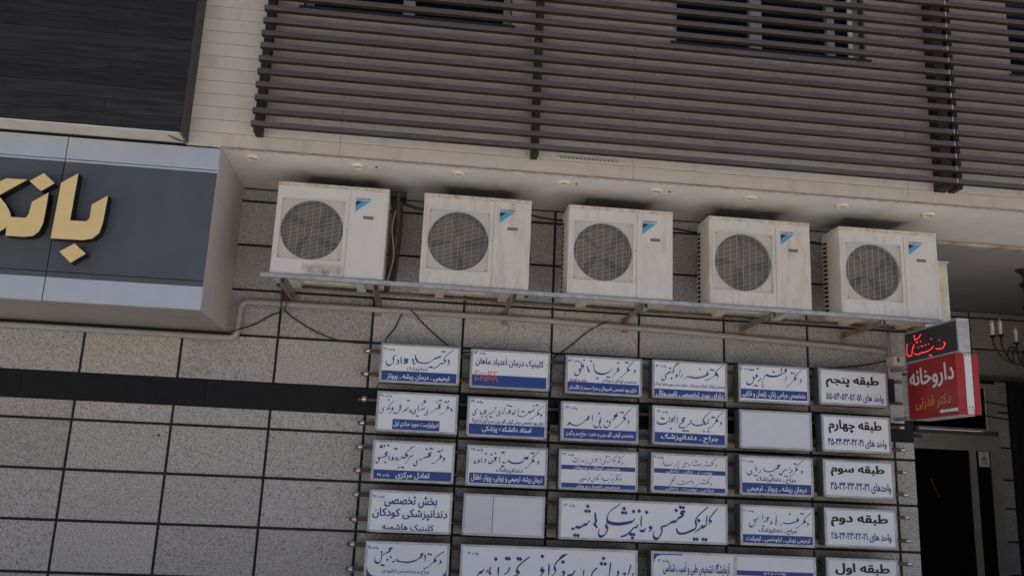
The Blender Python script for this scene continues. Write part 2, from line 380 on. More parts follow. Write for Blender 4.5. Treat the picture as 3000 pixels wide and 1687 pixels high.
# ------------------------------------------------------------------ dark plank panel over the bank sign
dp = thing('plank_panel', 'near-black wood plank cladding panel above the bank sign', 'cladding')
DY = -1.17
for i in range(22):
    a = 4.142 + i*.1093
    s0 = -2.0
    for s1 in ((1.13, 1.702) if i % 3 == 1 else (1.702,)):
        MB().cbox(s0+.0008, s1-.0008, DY + rnd.uniform(-.002,.001), DY+.02, a+.0012, a+.1081, .0015).build('plank', PLANK, dp); s0 = s1
MB().box(-2, 1.69, DY+.016, FY+.002, 4.145, 6.6).build('backing', JOINT, dp)
MB().box(1.703, 1.716, DY+.003, FY+.004, 4.140, 6.6).build('edge_trim', mat('edge_trim', (.040,.034,.031), .5, var=.3, vscale=8), dp)
MB().box(-2, 1.700, DY+.004, FY-.001, 4.128, 4.140).build('underside', CREAM, dp)
MB().add([(1.69,DY-.001,4.139),(1.716,DY-.001,4.141),(1.722,FY,4.125),(1.65,FY-.05,4.122),(1.60,DY+.06,4.126)], [(0,1,2,3,4)]).build('torn_corner', mat('torn_edge', (.22,.17,.13), .8, var=.5, vscale=40), dp)

# ------------------------------------------------------------------ bank sign box
bs = thing('bank_sign', 'large slate grey sign box with gold Persian letters under the dark planks', 'sign')
SX = 1.968
MB().box(-2, SX-.004, FY+.02, -.03, 2.818, ZC-.004).build('body', JOINT, bs)
for a, b in ((-1.0,.8215),(.8285,SX)):
    MB().cbox(a, b, FY, FY+.02, 3.927, ZC-.016, .002).build('top_strip', SILVER, bs)
    MB().cbox(a, b, FY+.004, FY+.02, 3.903, 3.922, .002).build('top_strip', SILVER, bs)
    MB().cbox(a, b, FY, FY+.02, 3.036, 3.900, .002).build('panel', SLATE, bs)
    MB().cbox(a, b, FY, FY+.02, 2.992, 3.031, .002).build('panel', SLATE, bs)
    MB().cbox(a, b, FY-.001, FY+.02, 2.812, 2.990, .002).build('bottom_strip', SILVER, bs)
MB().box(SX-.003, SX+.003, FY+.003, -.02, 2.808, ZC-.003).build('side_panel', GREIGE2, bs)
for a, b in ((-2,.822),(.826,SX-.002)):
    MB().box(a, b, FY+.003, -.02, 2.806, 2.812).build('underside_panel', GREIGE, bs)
LET = {'ba': '975,3786 970,3413 1087,3414 1108,3444 1106,3546 1214,3629 1206,3412 1192,3332 1147,3284 1082,3268 854,3265 863,3701',
 'd1': '1029,3237 1120,3166 1022,3089 931,3168',
 'nk': '785,3617 786,3526 783,3380 763,3311 728,3275 669,3263 535,3263 531,3333 518,3315 480,3285 420,3268 250,3265 240,3400 390,3410 440,3450 420,3540 300,3640 400,3700 440,3560 497,3504 539,3439 549,3407 656,3409 671,3439 679,3535',
 'kf': '470,3703 618,3706 445,3573 380,3540 330,3600 420,3670',
 'd2': '728,3766 817,3694 729,3624 636,3696'}
for k, s in LET.items():
    P = [tuple(float(c)/1000 for c in p.split(',')) for p in s.split()]
    P = [(x, z) for x, z in P]
    b = MB(); n = len(P); cx = sum(p[0] for p in P)/n; cz = sum(p[1] for p in P)/n
    b.prism(P, -1.055, FY-.002)
    o = b.build('letter', BLACKP, bs)
    MB().prism(P, -1.060, -1.0552).build('letter_face', GOLD, o)

# ------------------------------------------------------------------ brown louvre screens
def louvre(label, x0, x1, posts, cat='louvre'):
    t = thing('louvre_screen', label, cat, group='brown louvre screens')
    _m = {}
    for i in range(22):
        z = 4.293 + i*.1107
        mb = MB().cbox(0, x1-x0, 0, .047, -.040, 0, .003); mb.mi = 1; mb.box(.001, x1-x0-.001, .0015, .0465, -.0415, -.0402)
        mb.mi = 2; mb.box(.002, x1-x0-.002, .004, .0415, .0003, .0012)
        me = mb.mesh('slat', [SLAT, SLAT_U, TOP_BOUNCE])
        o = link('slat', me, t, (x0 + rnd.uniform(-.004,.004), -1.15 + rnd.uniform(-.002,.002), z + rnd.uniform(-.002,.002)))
        if x0 < 3: MB().box(x1-x0-.006, x1-x0+.0005, -.0012, .04, -.0385, .0015).build('end_cap', CREAM, o)
    for px, pw in posts:
        MB().box(px, px+pw, -1.102, FY-.002, 4.225, 6.65).build('post', SLAT_U, t)
    return t
l1 = louvre('long brown horizontal louvre screen over the air conditioners', 2.22, 8.035, [(2.232,.055),(4.425,.055),(7.925,.095)])
l2 = louvre('brown louvre screen section at the far right edge', 8.048, 11.2, [(8.055,.05),(10.2,.05)])
st = thing('perforated_strip', 'grey perforated metal strip on the fascia under the lowest slat', 'metal strip', (4.66, FY-.002, 4.265))
MB().box(0, .50, -.012, 0, -.012, .006).build('plate', GREIGE2, st)
for i in range(15): MB().box(.012+i*.033, .030+i*.033, -.014, -.0121, -.008, .001).build('slot', INSUL, st)

# ------------------------------------------------------------------ downlights in the soffit
DL = [(2.183,-.797),(3.028,-.791),(3.855,-.797),(4.743,-.78),(5.539,-.765),(6.37,-.765),(7.203,-.75),(8.03,-.70)]
ORD = ['nearest the bank sign','second from the bank sign','third from the bank sign','fourth from the bank sign','fourth from the right','third from the right','second from the right','farthest right']
rg_m = MB().lathe((0,0,0), [(.034,-.002),(.036,-.016),(.044,-.019),(.054,-.012),(.058,0)], 'Z', 28).mesh('ring', mat('downlight_ring', (.70,.66,.58), .4), True)
ln_m = MB().lathe((0,0,0), [(.029,.002),(.024,-.010),(.010,-.014),(.001,-.015)], 'Z', 24).mesh('lens', mat('downlight_lens', (.40,.38,.34), .25), True)
for (x, y), o in zip(DL, ORD):
    t = thing('downlight', 'small round cream downlight in the soffit, ' + o, 'downlight', (x, y, ZC), 'soffit downlights')
    link('ring', rg_m, t); link('lens', ln_m, t)
for x, y in ((3.18,-.80),(4.85,-.775),(5.66,-.76)):
    tag(MB().lathe((x,y,ZC), [(.010,.0),(.009,-.006),(.002,-.008)], 'Z', 10).build('screw_cap', AC_DARK),
        {3.18:'tiny dark screw cap in the soffit beside the second downlight', 4.85:'tiny dark screw cap in the soffit beside the fourth downlight', 5.66:'tiny dark screw cap in the soffit beside the fifth downlight'}[x], 'screw cap', 'soffit screw caps')

# ------------------------------------------------------------------ air conditioners on their rack
def zb(x): return 3.197 - (x - 2.3)*.0045
def rrect(x0, x1, z0, z1, r, n=4):
    out = []
    for cx, cz, a0 in ((x1-r,z1-r,0),(x0+r,z1-r,90),(x0+r,z0+r,180),(x1-r,z0+r,270)):
        for k in range(n+1): a = R(a0 + 90*k/n); out.append((cx + r*math.cos(a), cz + r*math.sin(a)))
    return out
def ring(mb, outer, inner, y0, y1):
    n = len(outer); vs = [(x,y0,z) for x,z in outer] + [(x,y0,z) for x,z in inner] + [(x,y1,z) for x,z in outer] + [(x,y1,z) for x,z in inner]; fs = []
    for i in range(n):
        j = (i+1) % n; fs += [(i,j,n+j,n+i), (i,2*n+i,2*n+j,j), (n+i,n+j,3*n+j,3*n+i)]
    return mb.add(vs, fs)
def text_obj(body, x0, x1, z0, z1, y, m, parent, bold=.012, name='lettering', plane='XZ', shear=0.0, res=6, out=-1):
    """flat print: glyph outlines from Blender's own font, thickened by stacking slightly shifted copies"""
    c = bpy.data.curves.new('t', 'FONT'); c.body = body; c.resolution_u = res; c.fill_mode = 'FRONT'; c.shear = shear
    o = bpy.data.objects.new('t', c); COL.objects.link(o)
    dg = bpy.context.evaluated_depsgraph_get(); me = bpy.data.meshes.new_from_object(o.evaluated_get(dg))
    bpy.data.objects.remove(o); bpy.data.curves.remove(c)
    V = [(v.co.x, v.co.y) for v in me.vertices]; F = [tuple(p.vertices) for p in me.polygons]; bpy.data.meshes.remove(me)
    par = list(range(len(V)))
    def find(i):
        while par[i] != i: par[i] = par[par[i]]; i = par[i]
        return i
    for f in F:
        for k in f[1:]: par[find(k)] = find(f[0])
    isl = {}; lay = [isl.setdefault(find(i), len(isl)) for i in range(len(V))]
    b = bold*.8; sh = [(0,0)] if b < .003 else [(b,b*.5),(-b,-b*.5),(b,-b*.5),(-b,b*.5),(0,0)]
    ax = min(v[0] for v in V) - b; bx = max(v[0] for v in V) + b; ay = min(v[1] for v in V) - b*.5; by = max(v[1] for v in V) + b*.5
    vs = []; fs = []
    for k, (dx, dy) in enumerate(sh):
        n0 = len(vs)
        for i, (px, py) in enumerate(V):
            u = x0 + (px+dx-ax)/(bx-ax)*(x1-x0); w = z0 + (py+dy-ay)/(by-ay)*(z1-z0); d = y + out*1e-5*((lay[i] % 9) + 9*k)
            vs.append((u, d, w) if plane == 'XZ' else (d, u, w))
        fs += [tuple(i + n0 for i in f) for f in F]
    me = bpy.data.meshes.new(name); me.from_pydata(vs, [], fs); me.materials.append(m)
    return tag(link(name, me, parent), kind='stuff')
CX, CZ, CR = .300, .380, .250
def make_ac(label, loc, stained, idx):
    t = thing('air_conditioner', label, 'air conditioner', loc, 'white outdoor air conditioning units on the rack')
    paint = AC_STAIN if stained else ac_paint(idx)
    b = MB()
    def vcol(x0, x1, y0, y1, z0, z1, rl, rr):
        pts = []
        for k in range(5): a = R(180 + 90*k/4); pts.append((x0+rl + rl*math.cos(a), y0+rl + rl*math.sin(a))) if rl else None
        if not rl: pts.append((x0, y0))
        if rr:
            for k in range(5): a = R(270 + 90*k/4); pts.append((x1-rr + rr*math.cos(a), y0+rr + rr*math.sin(a)))
        else: pts.append((x1, y0))
        pts += [(x1, y1), (x0, y1)]
        n = len(pts); b.add([(x,y,z0) for x,y in pts] + [(x,y,z1) for x,y in pts], [tuple(range(n))[::-1], tuple(range(n,2*n))] + [(i,(i+1)%n,(i+1)%n+n,i+n) for i in range(n)])
    vcol(0, .04, 0, .32, .115, .64, .012, 0); vcol(.56, .9, 0, .32, .115, .64, 0, .012)
    vcol(0, .9, 0, .32, .0, .115, .012, .012); vcol(0, .9, 0, .32, .64, .738, .012, .012)
    b.box(.04, .56, .13, .318, .115, .64)
    cs = b.build('casing', paint, t, True)
    b = MB(); vcol(-.003, .903, -.003, .323, .738, .770, .014, .014); b.build('top_cap', AC_CAP, t, True)
    # fan opening: plate with a round hole, dark well, fan, wire grille, bead frame
    n = 48; sq = []
    for k in range(n):
        a = 2*math.pi*k/n; c, s = math.cos(a), math.sin(a); q = .262/max(abs(c), abs(s)); sq.append((CX + q*c, CZ + q*s))
    ci = [(CX + CR*math.cos(2*math.pi*k/n), CZ + CR*math.sin(2*math.pi*k/n)) for k in range(n)]
    ring(MB(), sq, ci, .008, .03).build('fan_plate', AC_W, t)
    MB().lathe((CX,.031,CZ), [(.001,.095),(.249,.094),(.252,.0)], 'Y', 40, False).build('fan_well', AC_DARK, t, True)
    f = MB(); f.lathe((CX,.05,CZ), [(.001,0),(.045,.004),(.055,.02),(.055,.05)], 'Y', 20); fan = f.build('fan', FAN, t, True)
    a0 = idx*.7
    for k in range(4):
        vs = []; fs = []
        for i in range(6):
            r = .05 + .18*i/5
            for j in range(5):
                a = a0 + math.pi*.5*k + (j/4 - .5)*(1.05 + .2*i/5) + .25*i/5
                vs.append((CX + r*math.cos(a), .055 + .05*(j/4) , CZ + r*math.sin(a)))
        for i in range(5):
            for j in range(4): p = i*5+j; fs.append((p,p+1,p+6,p+5))
        MB().add(vs, fs).build('blade', FAN, fan, True)
    g = MB(); hw = .250
    for k in range(45):
        z = CZ - hw + .006 + k*(2*hw-.012)/44; g.box(CX-hw, CX+hw, .000, .0035, z-.0007, z+.0007)
    for k in range(9):
        x = CX - hw + .026 + k*(2*hw-.052)/8; g.box(x-.0007, x+.0007, .0036, .006, CZ-hw, CZ+hw)
    tag(g.build('grille', AC_W, t), kind='stuff')
    MBr = MB(); ring(MBr, rrect(CX-.268, CX+.268, CZ-.268, CZ+.268, .022), rrect(CX-.254, CX+.254, CZ-.254, CZ+.254, .012), -.006, .004); MBr.build('grille_frame', paint, t)
    # service panel on the right with its raised edge
    p = MB(); ring(p, rrect(.597, .880, .022, .708, .020), rrect(.603, .874, .028, .702, .016), -.0025, .001); sp = p.build('service_panel', AC_W, t)
    MB().box(.585, .588, -.0006, .0, .0, .738).build('seam', PLATE, t)
    nz = .008
    MB().prism([(.634,.652),(.752,.652),(.634,.556)], -.0012, .0).build('logo', LOGO_B, t)
    MB().prism([(.635,.651),(.690,.651),(.635,.606)], -.0022, -.0013).build('logo_corner', LOGO_D, t)
    text_obj('DAIKIN', .636, .757, .657, .680, -.0014, LOGO_T, t, .02, 'brand_lettering', shear=.18)
    MB().cbox(.702, .788, -.003, .001, .499, .526, .002).build('name_plate', PLATE, t)
    sc = MB().lathe((0,0,0), [(.0045,0),(.004,-.0025),(.001,-.003)], 'Y', 8).mesh('screw', SCREW)
    for x, z in ((CX-.24,CZ+.24),(CX+.24,CZ+.24),(CX-.24,CZ-.24),(CX+.24,CZ-.24),(.577,.40)): link('screw', sc, t, (x, -.001, z))
    for x in (.12,.26,.55,.72): link('screw', sc, t, (x, -.0035, .752))
    vm = MB().add([(0,0,0),(0,.075,.010),(0,.075,.036),(0,0,.026)], [(0,1,2,3)]).mesh('vent_slot', AC_DARK)
    for k in range(16): link('vent_slot', vm, t, (-.0012, .235, .055 + k*.0405))
    # underside: pressed pan and two mounting feet
    MB().box(.012, .888, .012, .31, -.010, 0).box(.26, .62, .06, .11, -.016, -.0102).box(.26, .62, .19, .24, -.016, -.0102).box(.03, .10, .07, .12, -.016, -.0102).box(.79, .86, .07, .12, -.016, -.0102).build('base_pan', AC_PAN, t)
    for x in (.14, .68): MB().box(x, x+.075, -.01, .37, -.036, -.0105).build('foot', AC_PAN, t)
    return t
AL = ['white outdoor air conditioner nearest the bank sign, its lower front smudged with soot',
 'white outdoor air conditioner second from the bank sign', 'middle one of the five white outdoor air conditioners',
 'white outdoor air conditioner second from the red sign end', 'white outdoor air conditioner nearest the red sign, at the rack end']
for i, x in enumerate(AC_X): make_ac(AL[i], (x, -.71, zb(x + .45)), i == 0, i)

rk = thing('steel_rack', 'long galvanised steel wall rack carrying the five air conditioners', 'rack')
def rail(y, name, m):
    x0, x1 = 2.33, 8.085
    b = MB(); pts = []
    for x in (x0, x1):
        z = zb(x)
        pts.append([(x,y,z-.041),(x,y+.042,z-.041),(x,y+.042,z-.037),(x,y+.004,z-.037),(x,y+.004,z-.010),(x,y,z-.010)])
    b.add(pts[0] + pts[1], [tuple(range(6))[::-1], tuple(range(6,12))] + [(i,(i+1)%6,(i+1)%6+6,i+6) for i in range(6)])
    return b.build(name, m, rk)
rail(-.738, 'front_rail', GALV)
b = MB()
z0, z1 = zb(2.33), zb(8.085)
b.add([(2.40,-.36,z0-.041),(2.40,-.32,z0-.041),(2.40,-.32,z0-.004),(2.40,-.36,z0-.037),(8.05,-.36,z1-.041),(8.05,-.32,z1-.041),(8.05,-.32,z1-.004),(8.05,-.36,z1-.037)], [(0,1,2,3),(4,5,6,7),(0,1,5,4),(1,2,6,5),(2,3,7,6),(3,0,4,7)])
b.build('rear_rail', RUSTY, rk)
for x in (2.51, 3.245, 4.37, 5.47, 6.574, 7.547):
    z = zb(x) - .0415
    m = MB(); m.box(x-.022, x-.018, -.725, -.002, z-.05, z).box(x-.018, x+.022, -.725, -.002, z-.004, z).build('arm', RUSTY, rk)
    MB().box(x-.030, x+.030, -.0095, -.0015, z-.13, z-.0005).build('wall_plate', RUSTY, rk)
    MB().box(x-.004, x+.014, -.7265, -.7255, z-.042, z-.006).build('arm_end', AC_DARK, rk)

# insulated pipes and cables round the units
def cable(label, pts, r=.006, m=None, name='cable', cat='cable', k=8, group=None):
    return tag(MB().tube(pts, r, 8, smooth=k).build(name, m or CABLE, None, True), label, cat, group)
pb = thing('pipe_bundle', 'dark taped refrigerant pipe bundle hanging beside the first air conditioner', 'pipe')
for dx, dy, r, z1 in ((0,0,.026,3.20),(.045,.06,.020,3.27),(.03,-.07,.016,3.42),(-.01,.12,.022,3.18)):
    MB().tube([(3.33+dx,-.40+dy,4.02),(3.345+dx,-.38+dy,3.8),(3.335+dx,-.36+dy,3.5),(3.32+dx,-.34+dy,z1)], r, 10, smooth=6).build('pipe', INSUL, pb, True)
MB().box(3.28, 3.43, -.47, -.25, 3.985, 4.035).build('bracket_plate', AC_DARK, pb)
MB().tube([(3.35,-.48,3.86),(3.33,-.50,3.7),(3.36,-.47,3.45),(3.31,-.42,3.22)], .006, 8, smooth=6).build('wire', mat('pale_wire', (.35,.30,.26), .5), pb, True)
cable('thin grey cable hugging the right side of the second air conditioner', [(4.50,-.40,4.00),(4.515,-.38,3.7),(4.525,-.37,3.5),(4.505,-.38,3.38),(4.515,-.36,3.2)], .013, INSUL)
cable('pipe run near the ceiling between first and second air conditioners', [(3.38,-.30,3.99),(3.55,-.28,3.955),(3.75,-.28,3.95)], .015, INSUL)
cable('dark cable near the ceiling between second and third air conditioners', [(4.45,-.20,4.02),(4.65,-.14,4.00),(4.9,-.14,3.985)], .010)
cable('dark cable near the ceiling between third and fourth air conditioners', [(5.66,-.20,4.00),(5.9,-.15,3.985),(6.15,-.15,3.96)], .010)
cable('dark cable near the ceiling between fourth and fifth air conditioners', [(6.88,-.20,3.99),(7.1,-.15,3.965),(7.3,-.15,3.94)], .010)
cv = thing('pipe_cover', 'tall beige metal cover box behind the fifth air conditioner', 'cover box', (8.12, -.40, 3.17))
MB().cbox(0, .255, 0, .12, -.08, .60, .006).build('cover', AC_PAN, cv)
MB().cbox(-.01, .265, -.012, .125, .6005, .615, .004).build('lid', AC_PAN, cv)

# grey drain pipe with its swan neck
def bend(cx, cz, r, a0, a1, n=7): return [(cx + r*math.cos(R(a0 + (a1-a0)*k/n)), -.05, cz + r*math.sin(R(a0 + (a1-a0)*k/n))) for k in range(n+1)]
run = [(-1.6,-.05,2.752)] + bend(2.000, 2.815, .066, 270, 360) + bend(2.132, 3.006, .066, 180, 90) + [(3.2,-.05,3.075),(4.6,-.05,3.072),(6.0,-.05,3.045),(7.3,-.05,3.005),(8.02,-.05,2.975)]
tag(MB().tube(run, .026, 14).build('drain_pipe', PIPE, None, True), 'grey plastic pipe running along the wall with a stepped bend', 'pipe')
hk = thing('pipe_clamp', 'rusty wire clamp holding the grey pipe below the first bracket', 'clamp', (2.42, -.05, 3.07))
MB().tube([(0,-.02,.09),(-.012,-.034,.03),(-.004,-.035,-.03),(.006,-.02,-.06)], .007, 8, smooth=5).tube([(.03,-.01,.10),(.035,-.034,.02),(.03,-.032,-.045),(.02,-.02,-.075)], .006, 8, smooth=5).build('wire', SCREW, hk, True)
MB().box(-.02, .04, -.02, .035, .04, .12).build('rag', INSUL, hk)
cable('black cable sagging from the pipe clamp to the first sign', [(2.43,-.03,3.03),(2.52,-.012,2.96),(2.75,-.010,2.84),(2.98,-.010,2.782),(3.3,-.10,2.765)], .0065)
cable('black cable from the pipe clamp down to the bank sign corner', [(2.40,-.03,3.0),(2.32,-.010,2.97),(2.20,-.010,2.89),(2.10,-.085,2.83),(1.99,-.03,2.80)], .0065)
cable('black cable running along the foot of the bank sign', [(1.99,-.02,2.795),(1.2,-.015,2.797),(.2,-.015,2.80),(-1.0,-.015,2.80)], .007)
cable('short black cable rising from the first sign to the grey pipe', [(3.325,-.13,2.76),(3.335,-.03,2.83),(3.40,-.012,2.93),(3.44,-.03,3.03),(3.46,-.04,3.05)], .006)
cable('black cable slanting from the grey pipe to the orange-numbered sign', [(3.52,-.07,3.09),(3.56,-.075,3.06),(3.66,-.012,2.97),(3.85,-.010,2.82),(3.97,-.010,2.755),(4.08,-.12,2.74)], .006)
cable('black cable slanting from the grey pipe to the third top sign', [(5.30,-.07,3.09),(5.22,-.08,3.06),(5.10,-.012,2.98),(4.98,-.012,2.87),(4.85,-.012,2.77),(4.80,-.02,2.73)], .006)
cable('black cable curving from the small grey box to the last top sign', [(7.95,-.12,2.90),(7.80,-.03,2.86),(7.55,-.02,2.82),(7.35,-.08,2.79),(7.2,-.12,2.765)], .006)
cable('thin black wire looping down the left edge of the first sign column', [(3.31,-.13,2.43),(3.285,-.10,2.38),(3.30,-.14,2.34)], .004)

# ------------------------------------------------------------------ Persian lettering
AR = {'ا':'FE8D FE8E','آ':'FE81 FE82','ب':'FE8F FE90 FE91 FE92','پ':'FB56 FB57 FB58 FB59','ت':'FE95 FE96 FE97 FE98','ج':'FE9D FE9E FE9F FEA0','چ':'FB7A FB7B FB7C FB7D','ح':'FEA1 FEA2 FEA3 FEA4','خ':'FEA5 FEA6 FEA7 FEA8','د':'FEA9 FEAA','ذ':'FEAB FEAC','ر':'FEAD FEAE','ز':'FEAF FEB0','ژ':'FB8A FB8B','س':'FEB1 FEB2 FEB3 FEB4','ش':'FEB5 FEB6 FEB7 FEB8','ص':'FEB9 FEBA FEBB FEBC','ض':'FEBD FEBE FEBF FEC0','ط':'FEC1 FEC2 FEC3 FEC4','ظ':'FEC5 FEC6 FEC7 FEC8','ع':'FEC9 FECA FECB FECC','غ':'FECD FECE FECF FED0','ف':'FED1 FED2 FED3 FED4','ق':'FED5 FED6 FED7 FED8','ک':'FB8E FB8F FB90 FB91','گ':'FB92 FB93 FB94 FB95','ل':'FEDD FEDE FEDF FEE0','م':'FEE1 FEE2 FEE3 FEE4','ن':'FEE5 FEE6 FEE7 FEE8','و':'FEED FEEE','ه':'FEE9 FEEA FEEB FEEC','ی':'FBFC FBFD FBFE FBFF','ـ':'0640 0640 0640 0640'}
AR = {k: [chr(int(x, 16)) for x in v.split()] for k, v in AR.items()}
def shape(s):
    """joined glyph forms in visual left-to-right order; digit runs keep their order"""
    out = []; i = 0; n = len(s)
    def dual(c): return c in AR and len(AR[c]) == 4
    while i < n:
        c = s[i]
        if c in AR:
            prev = i > 0 and dual(s[i-1]); nxt = i+1 < n and s[i+1] in AR and dual(c)
            if c == 'ل' and i+1 < n and s[i+1] == 'ا':
                out.append('\uFEFC' if prev else '\uFEFB'); i += 2; continue
            f = AR[c]; out.append(f[3] if prev and nxt else f[2] if nxt else f[1] if prev else f[0])
        elif c in '۰۱۲۳۴۵۶۷۸۹':
            j = i
            while j < n and s[j] in '۰۱۲۳۴۵۶۷۸۹': j += 1
            out.append(s[i:j]); i = j; continue
        else: out.append(c)
        i += 1
    return ''.join(reversed(out))
def pen_strokes(name, spec, y, m, parent, sc=.001):
    """broad-nib calligraphy: each stroke is swept with a slanted nib"""
    w, strokes, dots = spec; w *= sc*1.3; b = MB(); k = 0
    nib = Vector((math.cos(R(62)), math.sin(R(62))))
    for s in strokes.split('/'):
        P = [Vector((float(a)*sc, float(c)*sc, 0)) for a, c in (p.split(',') for p in s.split())]
        P = catmull(P, 5) if len(P) > 1 else P
        n = len(P); vs = []; fs = []; yy = y - k*.00006; k += 1
        for i, p in enumerate(P):
            d = P[min(i+1,n-1)] - P[max(i-1,0)]; d = Vector((d.x, d.y)).normalized() if d.length else Vector((1,0))
            nr = Vector((-d.y, d.x)); u = i/max(n-1,1); tp = .62 + .38*math.sin(math.pi*min(1, u*1.15+.12))
            wd = max(abs(nr.dot(nib)), .36)*w*tp/2
            vs += [(p.x + nr.x*wd, yy, p.y + nr.y*wd), (p.x - nr.x*wd, yy, p.y - nr.y*wd)]
        for i in range(n-1): fs.append((2*i, 2*i+1, 2*i+3, 2*i+2))
        b.add(vs, fs)
    q = w*.56
    for p in dots.split():
        x, z = (float(v)*sc for v in p.split(',')); yy = y - k*.00006; k += 1
        b.add([(x-q,yy,z+.15*q),(x-.1*q,yy,z-q),(x+q,yy,z-.15*q),(x+.1*q,yy,z+q)], [(0,1,2,3)])
    return tag(b.build(name, m, parent), kind='stuff')

# ------------------------------------------------------------------ the wall of sign boxes
SIGN_BOX = {'S41': [3.302, 3.981, 2.758, 2.421],
 'S54': [4.066, 4.758, 2.753, 2.416],
 'S53': [4.892, 5.569, 2.747, 2.41],
 'S52': [5.659, 6.335, 2.752, 2.415],
 'S51': [6.437, 7.09, 2.759, 2.422],
 'F5': [7.175, 7.823, 2.762, 2.436],
 'S45a': [3.302, 3.985, 2.35, 2.013],
 'S44': [4.062, 4.749, 2.344, 2.007],
 'S43': [4.863, 5.543, 2.347, 2.01],
 'S42': [5.662, 6.333, 2.352, 2.015],
 'B5': [6.439, 7.099, 2.358, 2.021],
 'F4': [7.186, 7.827, 2.354, 2.028],
 'S45b': [3.298, 3.98, 1.946, 1.609],
 'S35': [4.077, 4.764, 1.942, 1.605],
 'S33': [4.858, 5.543, 1.944, 1.607],
 'S32': [5.654, 6.328, 1.95, 1.613],
 'S31': [6.435, 7.097, 1.966, 1.629],
 'F3': [7.186, 7.837, 1.965, 1.639],
 'S25': [3.302, 3.982, 1.544, 1.207],
 'B2': [4.071, 4.754, 1.545, 1.208],
 'S23': [4.871, 6.323, 1.544, 1.207],
 'S21': [6.433, 7.094, 1.55, 1.213],
 'F2': [7.182, 7.836, 1.555, 1.229],
 'S15': [3.302, 3.983, 1.142, 0.806],
 'S14': [4.07, 5.546, 1.142, 0.806],
 'S12': [5.659, 7.095, 1.142, 0.806],
 'F1': [7.182, 7.831, 1.142, 0.806]}
